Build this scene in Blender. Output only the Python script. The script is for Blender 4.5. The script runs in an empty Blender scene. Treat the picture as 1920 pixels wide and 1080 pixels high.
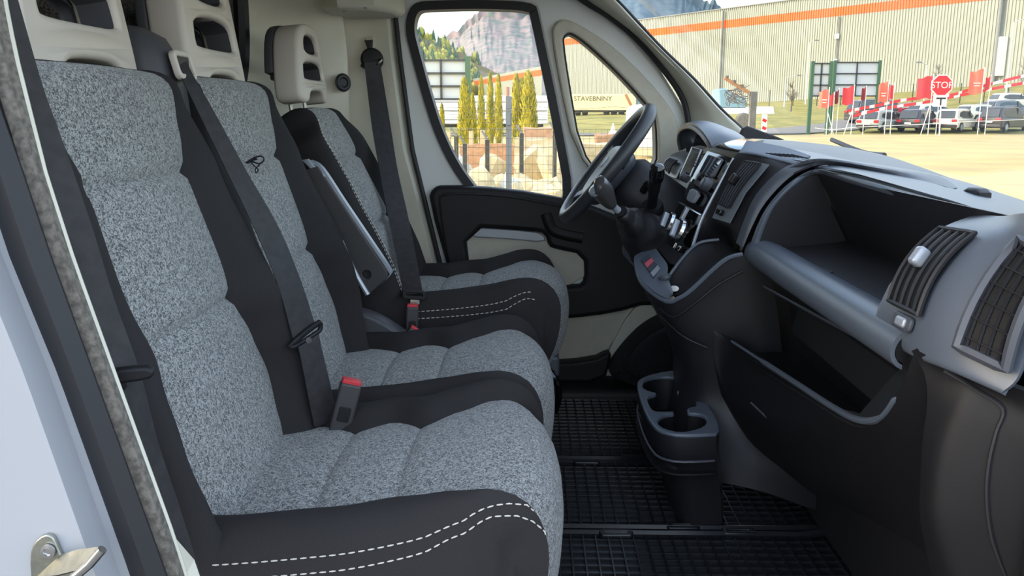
import bpy, bmesh, math, random
from mathutils import Vector as V, Matrix
random.seed(7)
SC = bpy.context.scene
COL = SC.collection
# ------------------------------------------------------------ camera, world, sun, exposure
FPX = 1600.0; CAMZ = 1.55
PIT = math.atan(330/FPX); YAW = math.atan(35/FPX)
FW = V((-math.sin(YAW)*math.cos(PIT), math.cos(YAW)*math.cos(PIT), -math.sin(PIT)))
RT = V((math.cos(YAW), math.sin(YAW), 0)); DN = FW.cross(RT)
CAM = V((0, 0, CAMZ))
cd = bpy.data.cameras.new('camera'); cam = bpy.data.objects.new('camera', cd); COL.objects.link(cam)
cd.sensor_width = 36; cd.lens = FPX/1920*36; cd.clip_start = .05; cd.clip_end = 5000
cam.matrix_world = Matrix(((RT.x, -DN.x, -FW.x, 0), (RT.y, -DN.y, -FW.y, 0), (RT.z, -DN.z, -FW.z, CAMZ), (0, 0, 0, 1)))
SC.camera = cam
SC.view_settings.view_transform = 'Standard'; SC.view_settings.look = 'None'
SC.view_settings.gamma = 1; SC.view_settings.use_curve_mapping = False
SC.view_settings.exposure = 1.05
wd = bpy.data.worlds.new('world'); SC.world = wd; wd.use_nodes = True
nt = wd.node_tree; nt.nodes.clear()
sky = nt.nodes.new('ShaderNodeTexSky'); sky.sky_type = 'NISHITA'; sky.sun_disc = False
sky.sun_elevation = math.radians(30); sky.sun_rotation = math.radians(263); sky.air_density = 1.2; sky.dust_density = 2.2; sky.ozone_density = 1.0
tc = nt.nodes.new('ShaderNodeTexCoord'); mp = nt.nodes.new('ShaderNodeMapping'); mp.inputs['Scale'].default_value = (1, 1, 3)
nz = nt.nodes.new('ShaderNodeTexNoise'); nz.inputs['Scale'].default_value = 2.6; nz.inputs['Detail'].default_value = 6
rp = nt.nodes.new('ShaderNodeValToRGB'); rp.color_ramp.elements[0].position = .42; rp.color_ramp.elements[1].position = .66
mx = nt.nodes.new('ShaderNodeMix'); mx.data_type = 'RGBA'; mx.inputs[7].default_value = (4.4, 4.7, 5.1, 1)
bgn = nt.nodes.new('ShaderNodeBackground'); bgn.inputs['Strength'].default_value = .30
wo = nt.nodes.new('ShaderNodeOutputWorld')
L = nt.links.new
L(tc.outputs['Generated'], mp.inputs['Vector']); L(mp.outputs[0], nz.inputs['Vector']); L(nz.outputs['Fac'], rp.inputs[0])
L(rp.outputs[0], mx.inputs[0]); L(sky.outputs[0], mx.inputs[6]); L(mx.outputs[2], bgn.inputs[0]); L(bgn.outputs[0], wo.inputs[0])
sd = bpy.data.lights.new('sun', 'SUN'); sd.energy = 1.85; sd.angle = .012; sd.color = (1, .88, .70)
so = bpy.data.objects.new('sun', sd); COL.objects.link(so); so.location = (-20, 10, 40)
SUND = V((-.86, -.10, .50)).normalized()          # direction towards the sun (behind the van)
so.rotation_euler = SUND.to_track_quat('Z', 'Y').to_euler()

# ------------------------------------------------------------ pixel -> place helpers (1920x1080 frame)
def ray(u, v): return FW + RT*((u-960)/FPX) + DN*((v-540)/FPX)
def at(u, v, Y):
    d = ray(u, v); return CAM + d*(Y/d.y)
def az(u, v, Z):
    d = ray(u, v); return CAM + d*((Z-CAMZ)/d.z)
def ax(u, v, X):
    d = ray(u, v); return CAM + d*(X/d.x)

# ------------------------------------------------------------ materials
MATS = {}
def _new(name):
    m = bpy.data.materials.new(name); m.use_nodes = True
    return m, m.node_tree, m.node_tree.nodes['Principled BSDF']
def lin(c): return tuple(((x/255)/12.92 if x/255 <= .04045 else ((x/255+.055)/1.055)**2.4) for x in c)
def mat(name, rgb, rough=.5, metal=0, var=0, scale=20, bump=0, bscale=300, spec=.5, coat=0, rgb2=None, detail=3, emit=None):
    m, t, b = _new(name)
    c = lin(rgb)
    b.inputs['Base Color'].default_value = (*c, 1); b.inputs['Roughness'].default_value = rough
    b.inputs['Metallic'].default_value = metal; b.inputs['Specular IOR Level'].default_value = spec
    b.inputs['Coat Weight'].default_value = coat
    tcn = t.nodes.new('ShaderNodeTexCoord')
    if var or rgb2:
        n = t.nodes.new('ShaderNodeTexNoise'); n.inputs['Scale'].default_value = scale; n.inputs['Detail'].default_value = detail
        r = t.nodes.new('ShaderNodeValToRGB'); c2 = lin(rgb2) if rgb2 else tuple(x*(1-var) for x in c)
        c1 = c if rgb2 else tuple(min(1, x*(1+var)) for x in c)
        r.color_ramp.elements[0].position = .35; r.color_ramp.elements[1].position = .65
        r.color_ramp.elements[0].color = (*c2, 1); r.color_ramp.elements[1].color = (*c1, 1)
        t.links.new(tcn.outputs['Object'], n.inputs['Vector']); t.links.new(n.outputs['Fac'], r.inputs[0]); t.links.new(r.outputs[0], b.inputs['Base Color'])
    if bump:
        n = t.nodes.new('ShaderNodeTexNoise'); n.inputs['Scale'].default_value = bscale; n.inputs['Detail'].default_value = 2
        bp = t.nodes.new('ShaderNodeBump'); bp.inputs['Strength'].default_value = bump; bp.inputs['Distance'].default_value = .002
        t.links.new(tcn.outputs['Object'], n.inputs['Vector']); t.links.new(n.outputs['Fac'], bp.inputs['Height']); t.links.new(bp.outputs[0], b.inputs['Normal'])
    if emit:
        b.inputs['Emission Color'].default_value = (*lin(emit[0]), 1); b.inputs['Emission Strength'].default_value = emit[1]
    MATS[name] = m
    return m
def fabric(name, dark, light, scale=190):
    m, t, b = _new(name); b.inputs['Roughness'].default_value = .95; b.inputs['Specular IOR Level'].default_value = .15
    b.inputs['Sheen Weight'].default_value = .15
    tcn = t.nodes.new('ShaderNodeTexCoord')
    n = t.nodes.new('ShaderNodeTexNoise'); n.inputs['Scale'].default_value = scale; n.inputs['Detail'].default_value = 1.5; n.inputs['Distortion'].default_value = 1.6
    r = t.nodes.new('ShaderNodeValToRGB'); e = r.color_ramp.elements
    e[0].position = .40; e[0].color = (*lin(dark), 1); e[1].position = .60; e[1].color = (*lin(light), 1)
    bp = t.nodes.new('ShaderNodeBump'); bp.inputs['Strength'].default_value = .5; bp.inputs['Distance'].default_value = .002
    t.links.new(tcn.outputs['Object'], n.inputs['Vector']); t.links.new(n.outputs['Fac'], r.inputs[0]); t.links.new(r.outputs[0], b.inputs['Base Color'])
    t.links.new(n.outputs['Fac'], bp.inputs['Height']); t.links.new(bp.outputs[0], b.inputs['Normal'])
    return m
def glass(name, tint, refl=.06):
    m, t, b = _new(name); t.nodes.remove(b)
    tr = t.nodes.new('ShaderNodeBsdfTransparent'); tr.inputs[0].default_value = (*tint, 1)
    gl = t.nodes.new('ShaderNodeBsdfGlossy'); gl.inputs['Roughness'].default_value = .02
    lw = t.nodes.new('ShaderNodeLayerWeight'); lw.inputs['Blend'].default_value = .5
    pw = t.nodes.new('ShaderNodeMath'); pw.operation = 'POWER'; pw.inputs[1].default_value = 5
    fr = t.nodes.new('ShaderNodeMath'); fr.operation = 'MULTIPLY_ADD'; fr.inputs[1].default_value = .35; fr.inputs[2].default_value = .02
    t.links.new(lw.outputs['Facing'], pw.inputs[0]); t.links.new(pw.outputs[0], fr.inputs[0])
    mm = t.nodes.new('ShaderNodeMixShader'); o = t.nodes['Material Output']
    t.links.new(fr.outputs[0], mm.inputs[0]); t.links.new(tr.outputs[0], mm.inputs[1]); t.links.new(gl.outputs[0], mm.inputs[2]); t.links.new(mm.outputs[0], o.inputs[0])
    return m

M_FAB = fabric('grey_melange_fabric', (86, 87, 87), (172, 173, 172), 250)
M_FELT = fabric('dark_speckled_felt', (18, 15, 14), (92, 84, 80), 160)
M_BLK = mat('black_seat_cloth', (46, 44, 45), .85, var=.12, scale=900, bump=.15, bscale=900, spec=.25)
M_STITCH = mat('white_thread', (205, 200, 190), .8)
M_BELT = mat('black_webbing', (42, 39, 41), .62, var=.25, scale=60, bump=.2, bscale=1200)
M_BUCK = mat('dark_grey_buckle_plastic', (64, 62, 64), .5)
M_RED = mat('red_plastic', (205, 52, 62), .45)
M_BEZEL = mat('sky_lit_bezel', (118, 124, 132), .36, spec=.6)  # vent surround's sky brightness put into a lighter grey
M_TRIM = mat('sky_sheen_trim', (88, 95, 106), .36, bump=.06, bscale=1400, spec=.6)  # dark plastic with the sky's blue sheen put into its colour
M_PLAS = mat('charcoal_plastic', (32, 31, 35), .45, bump=.12, bscale=1400, spec=.45)
M_PLASL = mat('grey_plastic_sky_tint', (72, 75, 83), .38, bump=.08, bscale=1400, spec=.5)  # lighter grey plastic, sky reflection partly put into the colour
M_PLASD = mat('black_plastic', (22, 21, 24), .55, bump=.1, bscale=1200, spec=.4)
M_HEAD = mat('grey_headrest_plastic', (206, 196, 184), .5, bump=.08, bscale=900)
M_HEADD = mat('dark_headrest_plastic', (74, 74, 78), .5)
M_GLOSS = mat('piano_black', (14, 14, 16), .08, coat=.5)
M_SILV = mat('silver_plastic', (170, 176, 186), .3, metal=.35)
M_CHROME = mat('chrome', (205, 205, 205), .16, metal=1)
M_STEEL = mat('galvanised_steel', (168, 168, 158), .34, metal=.9, var=.15, scale=60)
M_BEIGE = mat('beige_trim', (228, 223, 206), .62, var=.05, scale=9, bump=.08, bscale=700)
M_BEIGED = mat('grey_beige_panel', (196, 190, 174), .7, var=.03, scale=40, bump=.1, bscale=800)
M_PILL = mat('grey_pillar_trim', (204, 200, 184), .6, bump=.06, bscale=900)
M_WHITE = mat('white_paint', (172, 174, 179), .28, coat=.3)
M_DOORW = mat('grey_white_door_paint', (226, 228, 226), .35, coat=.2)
M_VENT = mat('vent_recess_shade', (9, 9, 10), .7)  # shade of the vent recess put into a flat black sheet
M_SEAL = mat('black_rubber', (34, 33, 37), .55)
M_SEALG = mat('grey_flocked_seal', (112, 106, 98), .8, var=.35, scale=150, bump=.3, bscale=300)
M_RUBBER = mat('mat_rubber', (28, 29, 33), .26, bump=.1, bscale=300, spec=.55)
M_CARPET = mat('dark_carpet', (30, 30, 33), .95, var=.3, scale=200, bump=.4, bscale=600)
M_LEATHER = mat('black_leatherette', (32, 31, 34), .42, bump=.3, bscale=180)
M_GLASS = glass('clear_glass', (.97, .98, .97)); M_GLASSD = glass('tinted_glass', (.25, .28, .3))

# ------------------------------------------------------------ mesh building
class B:
    def __init__(s): s.v = []; s.f = []
    def add(s, vs, fs):
        o = len(s.v); s.v += [V(p) for p in vs]; s.f += [tuple(i+o for i in f) for f in fs]; return s
    def box(s, c, d, R=None, tp=1.0, tpy=None):
        tpy = tp if tpy is None else tpy
        c = V(c); vs = []
        for z in (-1, 1):
            kx = tp if z > 0 else 1; ky = tpy if z > 0 else 1
            for x, y in ((-1, -1), (1, -1), (1, 1), (-1, 1)):
                p = V((x*d[0]/2*kx, y*d[1]/2*ky, z*d[2]/2)); vs.append(c+(R @ p if R else p))
        return s.add(vs, [(3, 2, 1, 0), (4, 5, 6, 7), (0, 1, 5, 4), (1, 2, 6, 5), (2, 3, 7, 6), (3, 0, 4, 7)])
    def grid(s, rows, cu=False, flip=False):
        n = len(rows[0]); vs = [p for r in rows for p in r]; fs = []
        for i in range(len(rows)-1):
            for j in range(n if cu else n-1):
                a, b = i*n+j, i*n+(j+1) % n
                f = (a, b, b+n, a+n); fs.append(f[::-1] if flip else f)
        return s.add(vs, fs)
    def loft(s, rows, cap=True):
        n = len(rows[0]); s.grid(rows, True)
        if cap:
            o = len(s.v)-len(rows)*n
            s.f.append(tuple(range(o+n-1, o-1, -1))); e = len(s.v)-n; s.f.append(tuple(range(e, e+n)))
        return s
    def tube(s, pts, r, n=8, closed=False, cap=True):
        pts = [V(p) for p in pts]; m = len(pts); rows = []
        rr = r if isinstance(r, (list, tuple)) else [r]*m
        up = None
        for i, p in enumerate(pts):
            a = pts[(i-1) % m] if (closed or i) else p; b = pts[(i+1) % m] if (closed or i < m-1) else p
            t = (b-a).normalized()
            if up is None:
                up = t.orthogonal().normalized()
            up = (up - t*up.dot(t)).normalized(); w = t.cross(up)
            rows.append([p+(up*math.cos(2*math.pi*k/n)+w*math.sin(2*math.pi*k/n))*rr[i] for k in range(n)])
        if closed: rows.append(rows[0]); return s.grid(rows, True)
        return s.loft(rows, cap)
    def lathe(s, prof, o, axis, n=20):
        o = V(o); a = V(axis).normalized(); x = a.orthogonal().normalized(); y = a.cross(x)
        return s.loft([[o+a*h+(x*math.cos(2*math.pi*k/n)+y*math.sin(2*math.pi*k/n))*max(r, 1e-4) for k in range(n)] for r, h in prof])
    def sheet(s, rows, th, d=None):
        """closed thick sheet from rows of points; th along d or along local normals"""
        n = len(rows[0]); m = len(rows)
        if d is not None: off = [[p+V(d)*th for p in r] for r in rows]
        else:
            off = []
            for i in range(m):
                r = []
                for j in range(n):
                    du = rows[i][min(j+1, n-1)]-rows[i][max(j-1, 0)]; dv = rows[min(i+1, m-1)][j]-rows[max(i-1, 0)][j]
                    nn = du.cross(dv); nn = nn.normalized() if nn.length > 1e-9 else V((0, 0, 1))
                    r.append(rows[i][j]+nn*th)
                off.append(r)
        ring = [list(a)+list(reversed(b)) for a, b in zip(rows, off)]
        return s.loft(ring)
    def plate(s, loops, ext, bev, fr, seg=3):
        """loops: 2D outlines (first outer, rest holes); fr=(origin,xaxis,yaxis); thickness 2*ext"""
        cu = bpy.data.curves.new('tmp', 'CURVE'); cu.dimensions = '2D'; cu.fill_mode = 'BOTH'
        cu.extrude = max(ext-bev, 1e-5); cu.bevel_depth = bev; cu.bevel_resolution = seg-1; cu.offset = -bev
        for lp in loops:
            sp = cu.splines.new('POLY'); sp.points.add(len(lp)-1); sp.use_cyclic_u = True
            for q, p in zip(sp.points, lp): q.co = (p[0], p[1], 0, 1)
        ob = bpy.data.objects.new('tmp', cu); COL.objects.link(ob)
        dg = bpy.context.evaluated_depsgraph_get(); me = bpy.data.meshes.new_from_object(ob.evaluated_get(dg))
        o, x, y = V(fr[0]), V(fr[1]).normalized(), V(fr[2]).normalized(); z = x.cross(y)
        s.add([o+x*p.co.x+y*p.co.y+z*p.co.z for p in me.vertices], [tuple(p.vertices) for p in me.polygons])
        bpy.data.objects.remove(ob); bpy.data.curves.remove(cu); bpy.data.meshes.remove(me)
        return s
    def text(s, txt, size, fr, ext=.001, align='CENTER'):
        cu = bpy.data.curves.new('tmp', 'FONT'); cu.body = txt; cu.size = size; cu.extrude = ext; cu.align_x = align; cu.align_y = 'CENTER'
        ob = bpy.data.objects.new('tmp', cu); COL.objects.link(ob)
        dg = bpy.context.evaluated_depsgraph_get(); me = bpy.data.meshes.new_from_object(ob.evaluated_get(dg))
        o, x, y = V(fr[0]), V(fr[1]).normalized(), V(fr[2]).normalized(); z = x.cross(y)
        s.add([o+x*p.co.x+y*p.co.y+z*p.co.z for p in me.vertices], [tuple(p.vertices) for p in me.polygons])
        bpy.data.objects.remove(ob); bpy.data.curves.remove(cu); bpy.data.meshes.remove(me)
        return s
def cr(pts, n):
    """Catmull-Rom through points (Vectors), n samples per span"""
    pts = [V(p) for p in pts]; out = []; m = len(pts)
    for i in range(m-1):
        p0, p1, p2, p3 = pts[max(i-1, 0)], pts[i], pts[i+1], pts[min(i+2, m-1)]
        for k in range(n):
            t = k/n
            out.append(.5*((2*p1)+(p2-p0)*t+(2*p0-5*p1+4*p2-p3)*t*t+(3*p1-p0-3*p2+p3)*t**3))
    out.append(pts[-1]); return out
def patch(rows, nu=4, nv=4):
    R = [cr(r, nu) for r in rows]; C = [cr([r[j] for r in R], nv) for j in range(len(R[0]))]
    return [[C[j][i] for j in range(len(C))] for i in range(len(C[0]))]
def interp(x, tab):
    if x <= tab[0][0]: return tab[0][1]
    for (a, b), (c, d) in zip(tab, tab[1:]):
        if x <= c:
            t = (x-a)/(c-a); t = t*t*(3-2*t); return b+(d-b)*t
    return tab[-1][1]
def rrect(w, h, r, n=5, cx=0, cy=0):
    out = []
    for sx, sy, a0 in ((1, -1, -90), (1, 1, 0), (-1, 1, 90), (-1, -1, 180)):
        for k in range(n+1):
            a = math.radians(a0+90*k/n); out.append((cx+sx*(w/2-r)+r*math.cos(a), cy+sy*(h/2-r)+r*math.sin(a)))
    return out
def smooth_loop(pts, it=2):
    for _ in range(it):
        q = []
        for i in range(len(pts)):
            a, b = pts[i], pts[(i+1) % len(pts)]
            q += [tuple(a[k]*.75+b[k]*.25 for k in range(len(a))), tuple(a[k]*.25+b[k]*.75 for k in range(len(a)))]
        pts = q
    return pts
def circ(r, n=24, cx=0, cy=0, ry=None):
    return [(cx+r*math.cos(2*math.pi*k/n), cy+(ry or r)*math.sin(2*math.pi*k/n)) for k in range(n)]
ORG = {}
def mk(name, b, m, parent=None, origin=None, smooth=True, ang=38, kind=None):
    me = bpy.data.meshes.new(name); o = ORG[parent.name] if parent else (V(origin) if origin is not None else V((0, 0, 0)))
    me.from_pydata([p-o for p in b.v], [], b.f); me.update()
    bm = bmesh.new(); bm.from_mesh(me); bmesh.ops.recalc_face_normals(bm, faces=bm.faces); bm.to_mesh(me); bm.free()
    if smooth:
        for p in me.polygons: p.use_smooth = True
        me.set_sharp_from_angle(angle=math.radians(ang))
    me.materials.append(m)
    ob = bpy.data.objects.new(name, me); COL.objects.link(ob); ORG[ob.name] = o
    if parent: ob.parent = parent
    else: ob.location = o
    if kind: ob['kind'] = kind
    return ob
def tag(o, label, cat, group=None):
    o['label'] = label; o['category'] = cat
    if group: o['group'] = group
    return o
def thing(name, loc, label=None, cat=None, group=None):
    o = bpy.data.objects.new(name, None); o.empty_display_size = .1; COL.objects.link(o); o.location = V(loc); ORG[o.name] = V(loc)
    return tag(o, label, cat, group) if label else o
def dup(root, loc, rotz=0, label=None, group=None, scale=None):
    r = root.copy(); COL.objects.link(r); r.location = V(loc); r.rotation_euler = (0, 0, rotz)
    if scale: r.scale = scale
    if label: r['label'] = label
    if group: r['group'] = group
    for ch in list(root.children):
        c = ch.copy(); COL.objects.link(c); c.parent = r
        for g in list(ch.children):
            d = g.copy(); COL.objects.link(d); d.parent = c
    return r
def struct(name, b, m, **k): return mk(name, b, m, kind='structure', **k)
def pxl(pts, Y): return [(lambda p: (p.x, p.z))(at(u, v, Y)) for u, v in pts]   # outline in the XZ plane at depth Y
def fy(Y): return (V((0, Y, 0)), V((1, 0, 0)), V((0, 0, 1)))
# ------------------------------------------------------------ cab shell
FZ = .63
b = B().box((.15, 1.86, FZ-.04), (2.1, 2.06, .06)); struct('floor', b, M_CARPET)
# ceiling: roof panel over the cab and overhead shelf
b = B().box((-.25, 1.85, 2.02), (1.25, 2.1, .05)); struct('ceiling', b, M_PILL)
# rear wall (bulkhead): bulging beige panel that comes forward to the far pillar
rows = []
for z in (.60, .9, 1.2, 1.4, 1.55, 1.7, 1.82, 2.0):
    k = .0 if z < 1.75 else (z-1.75)*.12
    rows.append([V((x-k, y, z)) for y, x in [(.93, -.86), (1.3, -.84), (1.8, -.83), (2.2, -.82), (2.42, -.81), (2.55, -.775), (2.64, -.69), (2.68, -.61), (2.70, -.568), (2.715, -.575), (2.72, -.62)]])
struct('wall_rear', B().sheet(patch(rows, 3, 2), -.02), M_BEIGE, ang=60)
# bulkhead window covered with dark felt, in a rubber surround
wl = [(1.30, 1.56), (1.72, 1.50), (2.15, 1.54), (2.30, 1.60), (2.36, 1.72), (2.36, 1.95), (1.72, 2.02), (1.30, 2.0)]
wl = smooth_loop(wl, 3)
fr = (V((-.80, 0, 0)), V((0, 1, 0)), V((0, 0, 1)))
t = struct('trim_1', B().tube([V((-.775-(.05 if y < 2 else 0)*0, y, z)) for y, z in wl], .022, 8, closed=True), M_SEAL)
mk('felt_cover', B().plate([wl], .012, .004, fr), M_FELT, t)
# black round cap on the rear wall
t = thing('round_plug', at(642, 155, 2.675), 'small black oval plug set in the beige rear wall', 'plug')
mk('plug_body', B().lathe([(0, 0), (.026, 0), (.028, .004), (.022, .009), (.016, .009), (.012, .005), (0, .005)], at(642, 155, 2.672), (.7, -.70, .05), 22), M_SEAL, t)
# far B-pillar trim
rows = []
for z, xl, xr in [(.62, -.62, -.275), (.95, -.62, -.285), (1.19, -.62, -.338), (1.43, -.62, -.398), (1.73, -.62, -.432), (1.83, -.62, -.438), (2.0, -.62, -.44)]:
    rows.append([V((xl, 2.72, z)), V((xl+.02, 2.775, z)), V((-.52, 2.785, z)), V((xr-.05, 2.775, z)), V((xr-.012, 2.765, z)), V((xr, 2.80, z)), V((xr, 2.88, z))])
struct('trim_2', B().sheet(rows, -.012), M_BEIGE, ang=50)
# overhead ledge at the rear corner with two screws
o = struct('trim_3', B().plate([smooth_loop([(-.60, 2.50), (-.40, 2.55), (-.385, 2.80), (-.63, 2.80)], 1)], .05, .02, (V((0, 0, 1.885)), V((1, 0, 0)), V((0, 1, 0)))), M_PILL)
for u, v in ((646, 20), (686, 14)):
    mk('screw', B().lathe([(0, 0), (.007, 0), (.006, .003), (0, .003)], az(u, v, 1.836), (0, 0, -1), 12), M_STEEL, o)
# belt height adjuster
t = thing('belt_height_adjuster', at(693, 78, 2.76), 'small black sliding adjuster above the far belt guide', 'adjuster')
mk('adjuster_frame', B().plate([pxl([(686, 70), (700, 70), (703, 94), (699, 96), (688, 92)], 2.772)], .006, .002, fy(2.77)), M_PILL, t)
mk('adjuster_button', B().plate([pxl([(684, 76), (699, 75), (697, 92), (691, 93)], 2.755)], .012, .004, fy(2.755)), M_SEAL, t)
# driver door: frame with two window openings
YD = 2.83
outer = pxl([(728, -60), (738, 0), (747, 100), (772, 280), (806, 420), (832, 525), (842, 740), (1245, 740), (1290, 420), (1296, 260), (1278, 200), (1235, 130), (1180, 66), (1120, 18), (1040, -25), (900, -60)], YD)
w1 = smooth_loop(pxl([(766, 62), (769, 30), (782, 10), (810, 7), (900, 5), (1001, 9), (1007, 30), (1024, 110), (1048, 225), (1078, 396), (1000, 392), (898, 374), (874, 346), (846, 305), (818, 245), (796, 175), (776, 100)], YD), 2)
w2 = smooth_loop(pxl([(1050, 84), (1056, 64), (1076, 62), (1150, 128), (1216, 200), (1230, 224), (1230, 340), (1094, 340)], YD), 2)
d1 = struct('door_1', B().plate([outer, w1, w2], .035, .012, fy(YD)), M_DOORW, ang=30)
def band(loop, wd):
    n = len(loop); out = []
    for i in range(n):
        a, c = V((*loop[i-1], 0)), V((*loop[(i+1) % n], 0)); t = (c-a).normalized(); out.append((loop[i][0]-t.y*wd, loop[i][1]+t.x*wd))
    return out
def area(l): return sum(l[i-1][0]*l[i][1]-l[i][0]*l[i-1][1] for i in range(len(l)))
for lp, wd in ((w1, .023), (w2, .008)):
    s = 1 if area(lp) > 0 else -1
    i0_ = band(lp, s*wd); o0_ = band(lp, -s*.004); rr_ = []
    for p, q in zip(o0_, i0_): rr_.append([V((p[0], YD-.030, p[1])), V((p[0], YD-.046, p[1])), V((q[0], YD-.046, q[1])), V((q[0]*.98+p[0]*.02, YD+.03, q[1]*.98+p[1]*.02))])
    mk('window_seal', B().grid(rr_+rr_[:1]), M_SEAL, d1)
struct('window_1', B().plate([band(w1, -.004 if area(w1) > 0 else .004)], .002, .0005, fy(YD+.02)), M_GLASS)
struct('window_2', B().plate([band(w2, -.004 if area(w2) > 0 else .004)], .002, .0005, fy(YD+.02)), M_GLASS)
# beige surround of the quarter window
vs = smooth_loop(pxl([(1030, 70), (1042, 40), (1068, 36), (1160, 95), (1245, 185), (1272, 235), (1276, 350), (1090, 350)], YD-.03), 2)
s = 1 if area(w2) > 0 else -1
mk('quarter_window_surround', B().plate([vs, band(w2, s*.002)], .014, .008, fy(YD-.045)), M_BEIGED, d1)
# black door trim with beige insets
YT = 2.775
tl = smooth_loop(pxl([(804, 372), (812, 352), (830, 346), (950, 352), (1065, 372), (1130, 392), (1235, 440), (1290, 470), (1290, 580), (1215, 566), (1150, 585), (1060, 596), (872, 606), (846, 520)], YT), 1)
ins = smooth_loop(pxl([(872, 424), (1000, 432), (1022, 437), (1028, 460), (1040, 465), (1094, 476), (1096, 524), (1084, 536), (885, 536)], YT), 1)
dt = mk('door_trim', B().plate([tl, ins], .03, .016, fy(YT), 4), M_PLASD, d1)
mk('pocket_panel', B().plate([smooth_loop(pxl([(868, 418), (1102, 420), (1102, 545), (880, 545)], YT+.01), 1)], .008, .002, fy(YT+.012)), M_BEIGED, dt)
mk('grip_strip', B().plate([smooth_loop(pxl([(872, 424), (1000, 433), (1020, 440), (1024, 455), (955, 448), (875, 444)], YT), 1)], .008, .004, fy(YT+.002)), M_SILV, dt)
mk('pull_handle', B().tube(cr([at(u, v, YT-.03) for u, v in [(1024, 400), (1035, 430), (1060, 440), (1092, 446)]], 4), .018, 10), M_PLASD, dt)
mk('inner_groove', B().tube(cr([at(u, v, YT-.032) for u, v in [(838, 470), (826, 385), (840, 364), (950, 368), (1062, 388)]], 4), .004, 6), M_PLASD, dt)
mk('lower_panel', B().plate([pxl([(1010, 596), (1190, 572), (1215, 566), (1180, 600), (1128, 665), (1110, 674), (1010, 680)], YT+.02)], .012, .003, fy(YT+.02)), M_BEIGED, d1)
mk('lower_silver_panel', B().plate([smooth_loop(pxl([(1182, 580), (1215, 562), (1236, 592), (1205, 612), (1172, 645), (1150, 675), (1136, 692), (1128, 690), (1142, 655)], YT), 1)], .02, .004, fy(YT+.01)), M_PILL, d1)
mk('kick_pocket', B().plate([smooth_loop(pxl([(1000, 680), (1110, 672), (1140, 656), (1146, 664), (1132, 712), (1020, 712)], YT-.02), 1)], .03, .01, fy(YT-.02)), M_PLASD, d1)
# dark wheel housing / carpet in the far footwell
rows = []
for Y, k in ((2.45, 0), (2.6, 0), (2.76, 1)):
    rows.append([at(u, v, Y)+V((0, 0, 0)) for u, v in [(1135, 700), (1155, 670), (1180, 638), (1208, 612), (1240, 594), (1300, 575)]])
struct('trim_4', B().plate([smooth_loop(pxl([(1134, 705), (1152, 672), (1178, 640), (1206, 613), (1240, 594), (1330, 560), (1400, 730), (1250, 740)], 2.70), 2)], .06, .03, fy(2.72)), M_CARPET)
struct('trim_5', B().plate([smooth_loop(pxl([(1172, 705), (1178, 672), (1205, 640), (1240, 618), (1320, 590), (1320, 720)], 2.6), 2)], .03, .015, fy(2.60)), M_CARPET)
# A-pillar and windscreen surround
rows = []
pil = [((1020, -60), (1085, -60)), ((1095, 0), (1150, -4)), ((1140, 30), (1195, 44)), ((1190, 68), (1240, 92)), ((1240, 124), (1300, 150)), ((1280, 180), (1350, 205)), ((1292, 225), (1392, 243)), ((1296, 300), (1420, 275)), ((1296, 400), (1440, 330))]
for (a, c) in pil:
    p = at(*a, 2.775); q = at(*c, 2.70); m = p.lerp(q, .5)+V((0, -.03, .0)); rows.append([p+V((0, .04, 0)), p, p.lerp(m, .6)+V((0, -.008, 0)), m, m.lerp(q, .6)+V((0, -.006, 0)), q, q+V((.02, .05, 0))])
ap = struct('trim_6', B().sheet(patch(rows, 2, 3), .012), M_PILL, ang=60)
mk('pillar_seam', B().tube(cr([at(u, v, 2.762) for u, v in [(1010, -60), (1095, 2), (1140, 30), (1190, 70), (1240, 126), (1276, 178), (1290, 225), (1292, 300)]], 5), .009, 8), M_SEAL, ap)
mk('grab_pocket_rim', B().tube(cr([at(u, v, 2.675) for u, v in [(1292, 234), (1318, 230), (1332, 236), (1344, 248)]], 4), .0035, 6), M_BEIGED, ap)
mk('screen_seal', B().tube(cr([at(u, v, 2.705) for u, v in [(1085, -62), (1152, -4), (1197, 43), (1242, 91), (1302, 149), (1352, 204), (1396, 246)]], 5), .005, 6), M_SEAL, ap)
b = B().plate([pxl([(1392, 240), (1400, 236), (1455, 256), (1470, 262), (1382, 262)], 2.62)], .012, .004, fy(2.62)); mk('pillar_foot', b, M_SEAL, ap)
# header rail above the windscreen, far door opening seal
struct('trim_7', B().tube([at(u, v, 2.785) for u, v in [(731, -40), (739, 4), (749, 100), (773, 280), (807, 420), (833, 525), (843, 640)]], .0075, 8), M_SEAL)
# windscreen pane
ws = [[V((.26, 2.70, 1.93)), V((.30, 1.8, 1.98)), V((.26, .95, 1.93))], [V((.62, 2.70, 1.62)), V((.68, 1.8, 1.68)), V((.62, .95, 1.62))], [V((.80, 2.74, 1.468)), V((1.02, 1.8, 1.388)), V((.92, .95, 1.36))]]
struct('window_3', B().sheet(patch(ws, 6, 5), .004), M_GLASS)
struct('trim_8', B().box((.30, 1.82, 1.98), (.12, 1.9, .05)), M_PILL)
# load box behind the cab and the near roof side
struct('wall_back', B().box((-2.6, 1.80, 1.35), (3.4, 2.24, 2.1)), M_WHITE)  # unseen; near side set wide so it shades the door jamb
struct('trim_9', B().box((-.25, .90, 1.99), (1.25, .12, .10)), M_WHITE)
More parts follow.
